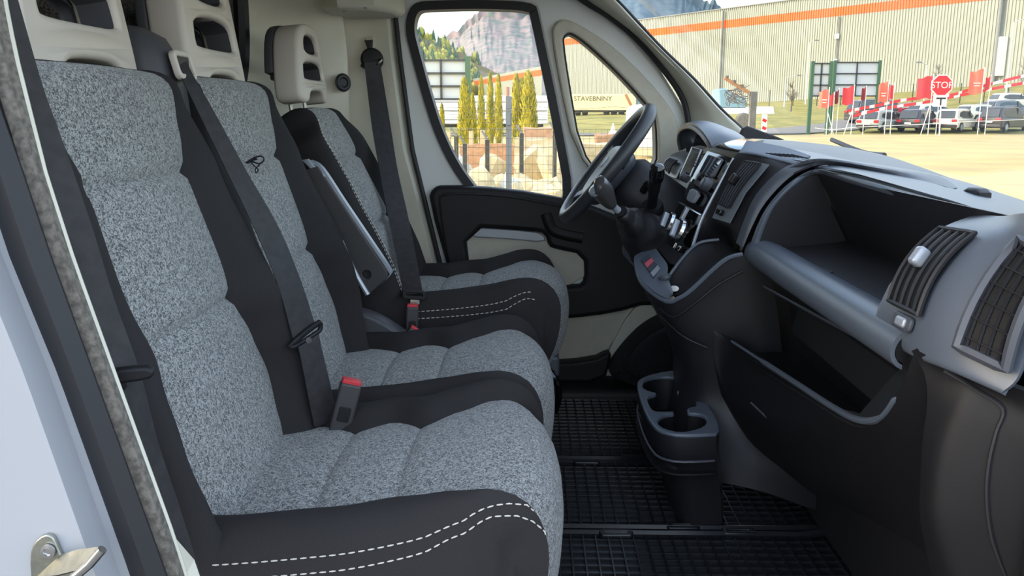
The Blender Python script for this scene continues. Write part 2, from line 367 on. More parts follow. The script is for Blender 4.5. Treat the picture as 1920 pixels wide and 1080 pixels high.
# near door jamb (B-pillar): white paint, rubber seal, textured strip, bright beige edge
E_ = [(-6, -40), (4, 20), (20, 100), (45, 200), (78, 330), (130, 490), (217, 730), (310, 985), (345, 1090)]
Gp = [(-60, -40), (-40, 100), (-8, 200), (38, 330), (88, 480), (168, 700), (305, 1075), (312, 1095)]
rows = []
def lerpv(tab, v):
    for (a, b_), (c, d) in zip(tab, tab[1:]):
        if v <= d: return a+(c-a)*(v-b_)/(d-b_)
    return tab[-1][0]
S0 = [(-120, -40), (-100, 100), (-60, 200), (-22, 330), (28, 480), (118, 700), (252, 1075), (258, 1095)]
vv = [-35+i*1128/22 for i in range(23)]
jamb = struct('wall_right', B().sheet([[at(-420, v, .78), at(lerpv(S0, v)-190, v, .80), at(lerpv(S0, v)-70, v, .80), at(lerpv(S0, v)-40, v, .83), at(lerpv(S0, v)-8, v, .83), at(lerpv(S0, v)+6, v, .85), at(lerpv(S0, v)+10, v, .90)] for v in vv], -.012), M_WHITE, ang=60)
mk('crease', B().tube([at(u, v, .797) for u, v in [(-30, 700), (0, 800), (18, 900), (50, 1010)]], .0012, 6), M_WHITE, jamb)
mk('crease', B().tube([at(u, v, .797) for u, v in [(10, 740), (40, 860), (72, 985)]], .0012, 6), M_WHITE, jamb)
mk('door_seal', B().sheet([[at(lerpv(S0, v)-2, v, .838), at(lerpv(S0, v)+6, v, .822), at((lerpv(S0, v)+lerpv(Gp, v))/2, v, .816), at(lerpv(Gp, v)-6, v, .824), at(lerpv(Gp, v)-1, v, .842)] for v in vv], -.006), M_SEAL, jamb)
mk('seal_lip', B().tube([at(lerpv(Gp, v)+2, v, .846) for v in vv], .0035, 6), M_SEAL, jamb)
mk('flocked_seal', B().sheet([[at(lerpv(Gp, v)+3, v, .852), at(lerpv(Gp, v)*.6+lerpv(E_, v)*.4, v, .838), at(lerpv(Gp, v)*.3+lerpv(E_, v)*.7, v, .838), at(lerpv(E_, v)-2, v, .85)] for v in vv], -.004), M_SEALG, jamb)
mk('edge_trim', B().tube([at(lerpv(E_, v)+1, v, .862) for v in vv], .006, 8), M_BEIGE, jamb)
mk('sill_trim', B().sheet([[at(u, v, .9) for u, v in ((318, 1008), (325, 1100))], [at(u, v, .93) for u, v in ((352, 1055), (372, 1100))]], .008), M_BEIGE, jamb)
# striker on the jamb
t = thing('door_striker', at(110, 1060, .79), 'shiny metal door striker bolted to the white door jamb', 'striker')
def pz(l, Y): return [at(u, v, Y) for u, v in l]
sl = pxl([(62, 1095), (58, 1040), (66, 1015), (84, 1000), (100, 1002), (108, 1018), (118, 1042), (150, 1095)], .785)
mk('striker_plate', B().plate([smooth_loop(sl, 1)], .003, .0015, fy(.785)), M_STEEL, t)
mk('striker_arm', B().sheet([[at(116, 1043, .785), at(70, 1085, .785)], [at(150, 1032, .765), at(110, 1080, .762)], [at(190, 1026, .745), at(165, 1066, .742)]], .003), M_STEEL, t)
mk('striker_bar', B().tube([at(u, v, .742) for u, v in [(192, 1030), (168, 1058), (140, 1082), (120, 1098)]], .0045, 10), M_CHROME, t)
mk('screw', B().lathe([(0, 0), (.0075, 0), (.0075, .0025), (.004, .0032), (.0035, .0015), (0, .0015)], at(91, 1033, .781), (0, -1, 0), 18), M_CHROME, t)
struct('trim_10', B().plate([rrect(1.1, .26, .05)], .07, .02, (V((.1, 2.76, .60)), V((1, 0, 0)), V((0, 1, 0)))), M_PLASD)
struct('trim_11', B().sheet([[V((1.0, y, 1.33)), V((1.25, y, 1.27)), V((1.6, y, 1.12)), V((1.75, y, .8))] for y in (.95, 1.85, 2.75)], -.03, (0, 0, 1)), M_WHITE)
struct('trim_12', B().tube([V((1.02, .90, 1.30)), V((.66, .89, 1.66)), V((.28, .89, 1.97))], [.05, .045, .05], 10), M_WHITE)
# ------------------------------------------------------------ rubber floor mats
def rubber_mat(name, x0, x1, y0, y1, label, cell=.027, rise=True, curve=True):
    t = thing(name, ((x0+x1)/2, (y0+y1)/2, FZ-.01), label, 'floor mat')
    H = lambda x, y: FZ+.004+(.0 if x < .62 else (x-.62)**1.6*1.1)
    rows = [[V((x0+(x1-x0)*i/16, y0+(y1-y0)*j/8, 0)) for i in range(17)] for j in range(9)]
    for r in rows:
        for p in r: p.z = H(p.x, p.y)
    mk('mat_base', B().sheet(rows, -.006, (0, 0, 1)), M_RUBBER, t)
    b = B(); nx = int((x1-x0)/cell); ny = int((y1-y0)/cell)
    def rib(pts, w, h):
        rows = []
        for p, sd in pts: rows.append([p-sd*w, p-sd*w*.6+V((0, 0, h)), p+sd*w*.6+V((0, 0, h)), p+sd*w])
        b.grid(rows)
    for i in range(1, nx):
        x = x0+(x1-x0)*i/nx; rib([(V((x, y0+(y1-y0)*j/2, H(x, 0))), V((1, 0, 0))) for j in range(3)], .0028, .0075)
    for j in range(1, ny):
        y = y0+(y1-y0)*j/ny; rib([(V((x0+(x1-x0)*i/12, y, H(x0+(x1-x0)*i/12, 0))), V((0, 1, 0))) for i in range(13)], .0028, .0065)
    mk('raised_grid', b, M_RUBBER, t, smooth=False, kind='stuff')
    ed = [V((x0, y0, 0)), V((x1, y0, 0)), V((x1, y1, 0)), V((x0, y1, 0))]; pts = []
    for a, c in zip(ed, ed[1:]+ed[:1]): pts += [a.lerp(c, k/10) for k in range(10)]
    for p in pts: p.z = H(p.x, p.y)+.006
    mk('raised_rim', B().tube(pts, .009, 6, closed=True), M_RUBBER, t)
    return t, H
t, H = rubber_mat('rubber_floor_mat', -.02, .86, 1.02, 1.738, 'black gridded rubber mat in the passenger footwell nearest the camera')
for u, v in ((1155, 1003), (1280, 990), (1385, 1000)):
    p = az(u, v, FZ+.01); mk('mat_clip', B().plate([rrect(.075, .028, .009), rrect(.05, .010, .004)], .008, .003, (p, V((1, 0, 0)), V((0, 1, 0)))), M_RUBBER, t)
t, H = rubber_mat('rubber_floor_mat', -.02, .72, 1.765, 2.125, 'black gridded rubber mat in the middle below the cup holder')
for u, v in ((1100, 868), (1190, 858)):
    p = az(u, v, FZ+.012); mk('mat_clip', B().plate([rrect(.07, .02, .007)], .006, .002, (p, V((1, 0, 0)), V((0, 1, 0)))), M_RUBBER, t)
rubber_mat('rubber_floor_mat', -.02, .74, 2.15, 2.66, 'dusty black rubber mat in the far driver footwell')
# ------------------------------------------------------------ seats
BOL_BACK = [(.12, .010), (.3, .026), (.52, .036), (.74, .030), (.9, .008), (.98, -.025), (1.0, -.06), (.97, -.095), (.86, -.115)]
BOL_CUSH = [(.12, .008), (.3, .020), (.52, .026), (.74, .018), (.88, .004), (.96, -.022), (1.0, -.06), (1.0, -.11), (.99, -.165)]
INS = [-1, -.85, -.65, -.4, -.15, .15, .4, .65, .85, 1]
NB = len(BOL_BACK); NI = len(INS)
def ringpts(b, Wl, Wr, bol, bulge, puff, dip, nk, back, bf=None, bn=None):
    bn = b if bn is None else bn
    bf = bulge if bf is None else bf
    """(w, n) ring: near-side bolster reversed, insert, far bolster, underside"""
    q = [(-(bn+(Wl-bn)*k), (nn*bulge if nn > 0 else nn*nk)) for k, nn in reversed(bol)]
    q += [(s*(bn if s < 0 else b), puff*(1-s*s)-dip*(1-.3*abs(s))) for s in INS]
    q += [(b+(Wr-b)*k, (nn*bf if nn > 0 else nn*nk)) for k, nn in bol]
    q += [(Wr*.6, back*nk), (0, back*nk*1.03), (-Wl*.6, back*nk)]
    return q
def build_seat(rows, cols_n, cuts, parent, name, names, stitch=None, flipd=False, base_mat=None):
    """rows: list of rings of 3D points; cuts: row indices splitting the insert into panels"""
    n = len(rows[0]); i0, i1 = NB, NB+NI-1          # insert columns
    b = B(); body = []
    for i in range(len(rows)-1):
        for j in range(n):
            if i0 <= j < i1 and cuts[0] <= i < cuts[-1]: continue
            body.append((i*n+j, i*n+(j+1) % n, (i+1)*n+(j+1) % n, (i+1)*n+j))
    b.add([p for r in rows for p in r], body + [tuple(range(n-1, -1, -1)), tuple(range((len(rows)-1)*n, len(rows)*n))])
    # drop unused vertices
    used = sorted({k for f in b.f for k in f}); mpv = {k: i for i, k in enumerate(used)}
    b.v = [b.v[k] for k in used]; b.f = [tuple(mpv[k] for k in f) for f in b.f]
    shell = mk(name, b, base_mat or M_BLK, parent, ang=60)
    for nm, a, c in zip(names, cuts, cuts[1:]):
        p = B().grid([rows[i][i0:i1+1] for i in range(a, c+1)]); mk(nm, p, M_FAB, shell, ang=70)
    return shell
def dashes(path_pts, L=.009, gap=.004, r=.0011):
    b = B(); pts = path_pts; acc = []; tot = 0
    for a, c in zip(pts, pts[1:]):
        acc.append((tot, a, c)); tot += (c-a).length
    def ev(d):
        for t, a, c in acc:
            l = (c-a).length
            if d <= t+l+1e-9: return a+(c-a)*((d-t)/max(l, 1e-9))
        return pts[-1]
    d = 0
    while d+L < tot:
        b.tube([ev(d), ev(d+L*.5), ev(d+L)], [r*.6, r, r*.6], 5); d += L+gap
    return b
def seat_back(parent, Yc, prof, z0, z1, W, Btab, seams, dip=.015, nrow=46, stitch_cols=(), shear=0.0, bulge=1.0, rear=-.135, name='backrest', far=1.9):
    """prof: (z, X) front face; W, Btab: tables over z (half widths)"""
    rows = []; zs = [z0+(z1-z0)*i/nrow for i in range(nrow+1)]
    zs = sorted(set([round(z, 4) for z in zs]+[round(s, 4) for s in seams]))
    X = lambda z: interp_lin(z, prof)
    def frame(z):
        t = V((X(z+.01)-X(z-.01), 0, .02)).normalized(); return V((X(z), Yc, z)), V((t.z, 0, -t.x))
    for z in zs:
        o, N = frame(z); dp = sum(dip*math.exp(-((z-s)/.008)**2) for s in seams)
        wl, wr = W(z)
        rows.append([o+V((0, w, 0))+N*n for w, n in ringpts(Btab(z), wl, wr, BOL_BACK, bulge*interp(z, [(1.15, 1.0), (1.35, .6), (1.5, .25)]), .016, dp, 1, rear, bulge*interp(z, [(.98, 1.3), (1.18, far), (1.45, .95), (1.56, .3)]))])
    o, N = frame(z1); T = V((-N.z, 0, N.x)); nm = rear*.45
    last = [(p-o) for p in rows[-1]]
    for k in range(1, 7):
        th = math.radians(15*k); c = math.cos(th); r = []
        for p in last:
            n = p.dot(N); w = p.y
            r.append(o+T*(.045*math.sin(th))+V((0, w*(1-.14*(1-c)), 0))+N*(nm+(n-nm)*max(c, .02)))
        rows.append(r)
    idx = {round(z, 4): i for i, z in enumerate(zs)}
    cuts = [0]+[idx[round(s, 4)] for s in sorted(seams)]+[len(zs)-1+3]
    sh = build_seat(rows, None, cuts, parent, name, ['lumbar_panel', 'middle_panel', 'shoulder_panel'][:len(cuts)-1] if len(cuts) == 4 else ['lower_panel', 'upper_panel'])
    for ci in stitch_cols:
        path = []
        for i, z in enumerate(zs):
            _, N = frame(z); path.append(colpt(rows[i], ci)+N*.002+V((0, -.0012, 0)))
        mk('stitching', dashes(path[2:], .007, .004, .0012), M_STITCH, sh, kind='stuff')
    return sh, rows
def colpt(r, c):
    i = int(math.floor(c)); t = c-i; return r[i]*(1-t)+r[i+1]*t
def interp_lin(x, tab):
    if x <= tab[0][0]: (a, b), (c, d) = tab[0], tab[1]; return b+(d-b)*(x-a)/(c-a)
    for (a, b), (c, d) in zip(tab, tab[1:]):
        if x <= c: return b+(d-b)*(x-a)/(c-a)
    (a, b), (c, d) = tab[-2], tab[-1]; return b+(d-b)*(x-a)/(c-a)
def seat_cushion(parent, Yc, prof, seams, Wl, Wr, Btab, bulge=1.0, name='cushion', stitch=(), nrow=44, depth=-.19, ycurve=None):
    """prof: (X, Z) centre-line from the back over the nose; seams: arc parameters 0..1"""
    path = cr([V((x, 0, z)) for x, z in prof], 10)
    L = [0]
    for a, c in zip(path, path[1:]): L.append(L[-1]+(c-a).length)
    tot = L[-1]
    def ev(s):
        s *= tot
        for i in range(len(path)-1):
            if s <= L[i+1]+1e-9:
                k = (s-L[i])/(L[i+1]-L[i]); return path[i].lerp(path[i+1], k)
        return path[-1]
    ss = sorted(set([round(i/nrow, 4) for i in range(nrow+1)]+[round(s, 4) for s in seams]))
    rows = []; Ns = []
    for s in ss:
        p = ev(s); a = ev(max(s-.01, 0)); c = ev(min(s+.01, 1)); t = (c-a).normalized(); N = V((-t.z, 0, t.x)); Ns.append(N)
        k = max(.45, min(1, .4+.7*max(N.z, 0)))
        dp = sum(.009*math.exp(-((s-q)*tot/.008)**2) for q in seams)
        bulk = bulge*(1 if s < .75 else max(.45, 1-(s-.75)*2.6))
        wl, wr = (Wl(s), Wr(s))
        sf = max(0, min(1, (s-.42)/.3)); sf = sf*sf*(3-2*sf)
        rg = [p+V((-.050*sf*abs(w/(wl if w < 0 else wr))**3, Yc+w, 0))+N*n for w, n in ringpts(Btab(s), wl, wr, BOL_CUSH, bulk, .012, dp, k, depth, None, Bcn(s))]
        zb = prof[-1][1]-.02                      # side panels hang straight down from the bolster edge
        for e, js, sy in ((3, (2, 1, 0), -1), (24, (25, 26, 27), 1)):
            for f, j, o in zip((.22, .6, 1), js, (.006, .010, .010)): rg[j] = V((rg[e].x-.004*f, rg[e].y+sy*o, rg[e].z+(min(zb, rg[e].z-.01)-rg[e].z)*f))
        for j in (28, 29, 30): rg[j].z = min(rg[j].z, zb); rg[j].x = p.x-.02
        rows.append(rg)
    idx = {round(z, 4): i for i, z in enumerate(ss)}
    cuts = [0]+[idx[round(s, 4)] for s in seams]+[len(ss)-1]
    sh = build_seat(rows, None, cuts, parent, name, ['rear_panel', 'middle_panel', 'front_panel'])
    for tab in stitch:
        pth = []
        for i, s in enumerate(ss):
            if s < tab[0][0] or s > tab[-1][0]: continue
            c = interp_lin(s, tab); pth.append(colpt(rows[i], c)+(Ns[i]+V((0, -.6, 0)))*.0013)
        mk('stitching', dashes(pth, .0085, .0042, .0013), M_STITCH, sh, kind='stuff')
    return sh, rows
def headrest(parent, Yc, X0, z0, z1, tilt, wb, wt, posts=False, th=.034, opens=True):
    h = z1-z0
    out = smooth_loop([(-wb/2+.01, .006), (-wb*.30, .0), (-wb*.25, .024), (-wb*.16, .034), (wb*.16, .034), (wb*.25, .024), (wb*.30, 0), (wb/2-.01, .006), (wb/2, .03), (wb*.47, h*.4), (wt/2+.012, h*.82), (wt*.36, h*.98), (0, h), (-wt*.36, h*.98), (-wt/2-.012, h*.82), (-wb*.47, h*.4), (-wb/2, .03)], 2)
    o1 = smooth_loop([(-wb*.33, h*.30), (wb*.33, h*.30), (wb*.34, h*.36), (wb*.31, h*.525), (-wb*.31, h*.525), (-wb*.34, h*.36)], 2)
    o2 = smooth_loop([(-wt*.36, h*.625), (wt*.36, h*.625), (wt*.34, h*.78), (wt*.2, h*.86), (-wt*.2, h*.86), (-wt*.34, h*.78)], 2)
    up = V((-math.sin(tilt), 0, math.cos(tilt)))
    fr = (V((X0, Yc, z0)), V((0, 1, 0)), up)
    b = B().plate([out, o1, o2], th, .011, fr, 4)
    # wrap the sides back a little, like the moulded shell
    o = fr[0]; z = V((0, 1, 0)).cross(up)
    for p in b.v:
        w = (p.y-Yc)/(wb/2); p += z*(-.014*w*w)
    hd = mk('headrest', b, M_HEAD, parent, ang=50)
    b2 = B().plate([smooth_loop([(x*.97, .01+y*.97) for x, y in out[::3] if y > .04], 1), [(x*1.08, y) for x, y in o1], [(x*1.08, y) for x, y in o2]], .012, .006, (fr[0]-z*.045, V((0, 1, 0)), up))
    for p in b2.v:
        w = (p.y-Yc)/(wb/2); p += z*(-.014*w*w)
    mk('back_shell', b2, M_HEADD, hd, ang=50)
    for lp in (o1, o2):
        mk('dark_opening_wall', B().grid([[o+V((0, 1, 0))*x*.985+up*y+z*k for x, y in lp] for k in (th*.55, -th*.9)], True), M_HEADD, hd)  # inner walls of the openings in a darker colour
    if posts:
        for s in (-1, 1):
            q = o+V((0, s*wb*.24, 0)); mk('headrest_post', B().tube([q-up*.045-z*.03, q+up*.03-z*.03], .006, 8), M_STEEL, parent)
    return hd

bench = thing('passenger_bench', (-.2, 1.5, .63), 'grey and black two-seat passenger bench nearest the open door', 'seat bench')
PB = [(.90, -.405), (1.007, -.440), (1.10, -.466), (1.24, -.505), (1.45, -.566), (1.60, -.60)]
Wn = lambda z: (interp(z, [(1.0, .255), (1.3, .265), (1.44, .258), (1.52, .243), (1.585, .215)]),)*2
Bn = lambda z: interp(z, [(.95, .150), (1.02, .185), (1.10, .205), (1.17, .19), (1.24, .160), (1.30, .170), (1.445, .160), (1.46, .160), (1.52, .182), (1.585, .203)])
for Yc in (1.24, 1.765):
    seat_back(bench, Yc, PB, .93, 1.585, Wn, Bn, [1.245, 1.455])
    headrest(bench, Yc, -.645, 1.586, 1.86, .13, .315, .25)
PC = [(-.47, .985), (-.40, .988), (-.30, .996), (-.19, 1.010), (-.08, 1.030), (-.015, 1.030), (.026, 1.005), (.042, .95), (.038, .86), (.018, .775)]
Bc = lambda s: interp(s, [(0, .175), (.10, .180), (.225, .140), (.30, .165), (.385, .130), (.47, .170), (.56, .202), (.64, .212), (.70, .224), (.76, .232), (1, .226)])
Bcn = lambda s: interp(s, [(0, .175), (.10, .185), (.225, .178), (.30, .182), (.385, .172), (.47, .188), (.56, .205), (.64, .208), (.70, .218), (.76, .230), (1, .226)])
W1 = lambda s: interp(s, [(0, .29), (.3, .285), (.55, .272), (.64, .262), (.72, .248), (.8, .242), (1, .236)])
W2 = lambda s: interp(s, [(0, .26), (.5, .263), (.64, .258), (.72, .248), (.8, .242), (1, .236)])
_, RC1 = seat_cushion(bench, 1.285, PC, [.215, .375], W1, W2, Bc, 1.2, stitch=[[(.03, 3.3), (.3, 3.3), (.45, 3.4), (.55, 3.8), (.63, 4.9), (.68, 6.4), (.715, 7.9)], [(.03, 2.75), (.3, 2.75), (.45, 2.85), (.55, 3.2), (.64, 4.2), (.70, 5.7), (.75, 7.6)]])
seat_cushion(bench, 1.805, PC, [.215, .375], W2, W2, Bc, 1.2)
b = B(); b.plate([rrect(.44, .20, .02)], .47, .01, (V((-.22, 1.54, .73)), V((1, 0, 0)), V((0, 0, 1)))); mk('seat_base', b, M_PLASD, bench)
# belt tower between the two backrests
b = B()
tw = []
for z, x, hw, d in [(1.40, -.585, .060, .05), (1.50, -.598, .066, .075), (1.58, -.606, .066, .09), (1.64, -.615, .062, .095), (1.675, -.635, .056, .09), (1.692, -.668, .046, .06)]:
    tw.append([V((x, 1.5+hw*s, z)) + V((k, 0, 0)) for s, k in ((-1, -d), (-1, -.03), (-.8, -.008), (-.45, 0), (.45, 0), (.8, -.008), (1, -.03), (1, -d))])
b.loft(tw); twr = mk('belt_tower', b, M_HEADD, bench, ang=50)
b = B(); b.plate([rrect(.075, .05, .012), rrect(.058, .030, .006)], .006, .003, (V((-.600, 1.505, 1.628)), V((0, 1, 0)), V((-.25, 0, 1)))); mk('belt_slot', b, M_HEAD, twr)
b = B().box((-.604, 1.505, 1.628), (.006, .058, .03)); mk('slot_opening', b, M_SEAL, twr)
# buckle beside the belt: middle buckle of the bench
def buckle(loc, lean, yawd, parent=None, k=1.0):
    R = Matrix.Rotation(yawd, 3, 'Z') @ Matrix.Rotation(lean, 3, 'Y')
    o = V(loc); b = B().plate([rrect(.030*k, .075*k, .006)], .011*k, .004, (o+R @ V((0, 0, .0375*k)), R @ V((1, 0, 0)), R @ V((0, 0, 1))))
    m1 = mk('buckle_body', b, M_BUCK, parent)
    b = B().plate([rrect(.027*k, .008*k, .003)], .0085*k, .002, (o+R @ V((0, 0, .0765*k)), R @ V((1, 0, 0)), R @ V((0, 0, 1)))); mk('release_button', b, M_RED, m1)
    b = B().plate([rrect(.017*k, .022*k, .003)], .0015, .0008, (o+R @ V((0, -.0112*k, .03*k)), R @ V((1, 0, 0)), R @ V((0, 0, 1)))); mk('embossed_panel', b, M_PLASD, m1)
t = thing('belt_buckle', (-.34, 1.44, .98), 'grey seat belt buckle with red top standing between the two bench cushions', 'buckle')
buckle((-.345, 1.45, .985), .28, .25, t, 1.25)
t = thing('belt_buckle', (-.30, 2.12, 1.0), 'upright seat belt buckle with red top against the driver seat cushion', 'buckle')
buckle((-.302, 2.10, .99), .05, .2, t, 1.05)
t = thing('belt_buckle', (-.30, 2.03, .98), 'tilted low buckle with red button wedged beside the middle cushion', 'buckle')
buckle((-.325, 2.02, .965), .62, .2, t, 1.0)

drv = thing('driver_seat', (-.2, 2.38, .63), 'grey and black driver seat in front of the far door', 'seat')
PD = [(.95, -.325), (1.04, -.350), (1.14, -.382), (1.28, -.440), (1.44, -.515), (1.58, -.585)]
Wd = lambda z: (interp(z, [(1.0, .255), (1.3, .255), (1.40, .242), (1.48, .212), (1.535, .160)]),)*2
Bd = lambda z: interp(z, [(.95, .12), (1.05, .165), (1.15, .185), (1.25, .165), (1.42, .148), (1.48, .160), (1.535, .140)])
seat_back(drv, 2.39, PD, .98, 1.535, Wd, Bd, [1.25, 1.43], stitch_cols=(6.0, 5.5), bulge=.9, far=1.2, rear=-.11)
headrest(drv, 2.39, -.612, 1.570, 1.780, .10, .305, .215, posts=True)
PDC = [(-.40, 1.055), (-.33, 1.058), (-.23, 1.066), (-.12, 1.080), (-.02, 1.100), (.045, 1.100), (.085, 1.075), (.098, 1.02), (.092, .95), (.07, .885)]
seat_cushion(drv, 2.385, PDC, [.215, .375], W2, W2, Bc, 1.2, stitch=[[(.12, 3.3), (.5, 3.2), (.68, 3.9)], [(.12, 2.75), (.5, 2.65), (.70, 3.3)]])
b = B().plate([rrect(.44, .20, .03)], .2, .012, (V((-.16, 2.385, .79)), V((1, 0, 0)), V((0, 0, 1)))); mk('seat_base', b, M_PLASD, drv)
b = B().plate([rrect(.12, .06, .012)], .17, .008, (V((.02, 2.385, .875)), V((1, 0, 0)), V((0, 0, 1)))); mk('seat_plinth', b, M_PLASL, drv)
b = B().tube(cr([V((.05, 2.17, .88)), V((.075, 2.16, .84)), V((.07, 2.16, .78)), V((.03, 2.17, .72))], 4), .009, 8); mk('adjuster_lever', b, M_GLOSS, drv)
b = B().plate([smooth_loop([(-.10, 0), (.16, 0), (.12, .05), (.03, .11), (-.06, .125), (-.10, .10)], 2)], .03, .01, (V((-.42, 2.06, .955)), V((1, 0, 0)), V((0, 0, 1)))); mk('recliner_cover', b, M_HEADD, drv)

# folding tray wedged upright between middle and driver seat
t = thing('folding_tray', (-.39, 2.055, 1.10), 'dark grey flat folding tray with silver edge and round hole between middle and driver seats', 'tray')
lp = pxl([(574, 318), (596, 312), (726, 508), (728, 520), (692, 552), (684, 550), (560, 330)], 2.055)
h0 = pxl([(688, 514)], 2.055)[0]
tray_m = mat('graphite_panel', (62, 60, 60), .55)
mk('tray_face', B().plate([lp, circ(.0105, 20, *h0)], .007, .003, fy(2.055)), tray_m, t)
pe = [at(u, v, 2.058) for u, v in [(578, 304), (600, 318), (640, 378), (690, 452), (726, 506), (729, 518), (712, 536)]]
mk('silver_edge', B().sheet([[p, p+V((0, .022, 0))] for p in cr(pe, 4)], .007, (.75, 0, .66)), M_SILV, t)
pe2 = [at(u, v, 2.05) for u, v in [(640, 452), (655, 488), (672, 522), (690, 552)]]
mk('silver_corner', B().tube(cr(pe2, 4), .007, 8), M_SILV, t)
clp = pxl([(567, 300), (578, 298), (612, 330), (606, 338)], 2.062); clh = pxl([(574, 307), (579, 306), (603, 329), (600, 332)], 2.062)
mk('clip', B().plate([clp, clh], .010, .0025, fy(2.062)), M_SILV, t)
mk('hole_backing', B().box(at(688, 514, 2.068), (.024, .004, .024)), M_SEAL, t)

# string bow on the middle backrest
def onback(u, v, Y, d=.006): return at(u, v, Y)
bw = thing('tied_string', at(478, 306, 1.69), 'thin black string tied in a bow on the middle backrest seam', 'string')
b = B(); pt = [(446, 312), (462, 305), (476, 296), (490, 293), (495, 300), (486, 307), (472, 303), (463, 306)]
b.tube(cr([at(u, v, 1.69) for u, v in pt], 4), .0017, 6)
b.tube(cr([at(u, v, 1.685) for u, v in [(470, 304), (478, 312), (484, 318), (480, 324), (479, 317), (487, 309)]], 4), .0014, 6)
b.tube(cr([at(u, v, 1.69) for u, v in [(440, 313), (455, 309), (470, 301), (482, 298)]], 4), .0022, 6)
mk('bow', b, M_SEAL, bw)

# ------------------------------------------------------------ seat belts
def belt(parent, name, left, right, m=M_BELT, th=.0016, d=None, n=5):
    l = cr(left, n); r = cr(right, n)
    return mk(name, B().sheet([[a, a.lerp(c, .33), a.lerp(c, .66), c] for a, c in zip(l, r)], th, d), m, parent, ang=60)
bt = thing('seat_belt', at(610, 780, 1.46), 'black lap and shoulder belt hanging from the tower over the bench middle', 'seat belt')
Lp = [(322, 108, 1.485), (338, 140, 1.475), (372, 210, 1.47), (425, 320, 1.465), (478, 430, 1.46), (520, 530, 1.455), (549, 634, 1.45)]
Rp = [(345, 105, 1.53), (362, 140, 1.51), (402, 210, 1.50), (465, 325, 1.50), (522, 425, 1.50), (562, 520, 1.50), (592, 612, 1.50)]
belt(bt, 'shoulder_webbing', [at(*p) for p in Lp], [at(*p) for p in Rp])
belt(bt, 'lap_webbing', [at(*p) for p in [(557, 640, 1.452), (563, 665, 1.445), (573, 715, 1.44), (584, 772, 1.44), (590, 800, 1.44)]], [at(*p) for p in [(597, 622, 1.495), (605, 660, 1.49), (617, 710, 1.485), (629, 765, 1.48), (634, 790, 1.48)]])
b = B().tube(cr([at(543, 650, 1.447), at(560, 634, 1.455), at(585, 614, 1.485), at(600, 604, 1.50)], 4), .0055, 8)
lt = mk('latch_plate', b, M_PLASD, bt)
b = B().tube(cr([at(545, 652, 1.445), at(556, 648, 1.45), at(590, 626, 1.49), at(600, 618, 1.50), at(601, 606, 1.50)], 4), .0045, 8); mk('latch_rim', b, M_PLASD, lt)
b = B().lathe([(.0, 0), (.0055, 0), (.0055, .0035), (.002, .004)], at(579, 637, 1.455)+V((.0, -.004, 0)), (.5, -.8, .2), 14); mk('latch_stud', b, M_BUCK, bt)

bt = thing('seat_belt', at(300, 1000, .95), 'black seat belt running down the near door pillar at left', 'seat belt')
Lp = [(-14, -60, .93), (2, 0, .93), (33, 160, .925), (58, 260, .925), (103, 420, .92), (150, 560, .92), (215, 700, .915), (250, 830, .91), (290, 960, .91), (335, 1110, .91)]
Rp = [(16, -60, .955), (34, 0, .955), (80, 160, .955), (116, 260, .955), (171, 420, .95), (214, 560, .95), (262, 695, .945), (297, 830, .945), (340, 960, .94), (386, 1110, .94)]
belt(bt, 'webbing', [at(*p) for p in Lp], [at(*p) for p in Rp])
b = B().plate([smooth_loop([(-.028, -.008), (.018, -.008), (.026, -.004), (.026, .004), (.016, .009), (-.028, .009)], 1)], .008, .004, (at(243, 702, .905), V((1, .35, .06)), V((0, 0, 1))))
lt = mk('latch_plate', b, M_PLASD, bt)
b = B().lathe([(0, 0), (.006, 0), (.006, .003), (0, .004)], at(228, 722, .905), (.3, -1, 0), 14); mk('latch_stud', b, M_PLASD, bt)

bt = thing('seat_belt', at(775, 560, 2.12), 'black driver seat belt from the far door pillar to its buckle', 'seat belt')
Lp = [(683, 118, 2.70), (688, 160, 2.69), (698, 240, 2.62), (712, 320, 2.50), (727, 400, 2.38), (743, 480, 2.26), (756, 553, 2.14)]
Rp = [(712, 114, 2.72), (720, 160, 2.71), (733, 240, 2.66), (746, 320, 2.54), (764, 400, 2.42), (780, 480, 2.28), (793, 550, 2.15)]
belt(bt, 'webbing', [at(*p) for p in Lp], [at(*p) for p in Rp])
lap_l = [at(*p) for p in [(763, 560, 2.16), (775, 540, 2.32), (784, 500, 2.5), (770, 440, 2.62), (750, 420, 2.68)]]
b = B().plate([rrect(.062, .024, .009), rrect(.040, .008, .003, cy=.001)], .004, .002, (at(777, 553, 2.12), V((1, .2, -.1)), V((0, 0, 1)))); lt = mk('latch_plate', b, M_PLASD, bt)
b = B().plate([rrect(.024, .012, .002)], .0015, .0007, (at(778, 566, 2.12), V((1, .2, -.1)), V((0, 0, 1)))); mk('latch_tongue', b, M_STEEL, lt)
dr = B().lathe([(0, 0), (.033, 0), (.036, .006), (.030, .014), (.012, .017), (0, .017)], at(697, 112, 2.75), (.35, -1, .1), 22)
dl = mk('guide_loop', dr, M_PLASD, bt)
b = B().tube(cr([at(678, 122, 2.725), at(690, 127, 2.72), (at(705, 122, 2.72)), at(715, 112, 2.73)], 4), .007, 8); mk('loop_bar', b, M_GLOSS, dl)
# ------------------------------------------------------------ dashboard
dash = thing('dashboard', (.7, 1.8, .63), 'charcoal moulded dashboard with open shelf, air vents and glossy centre stack', 'dashboard')
def A3(l): return [at(*p) for p in l]
def dp(name, rows, m=None, nu=4, nv=4, th=.006, d=None, parent=None, ang=45):
    return mk(name, B().sheet(patch([A3(r) for r in rows], nu, nv), th, d), m or M_PLAS, parent or dash, ang=ang)
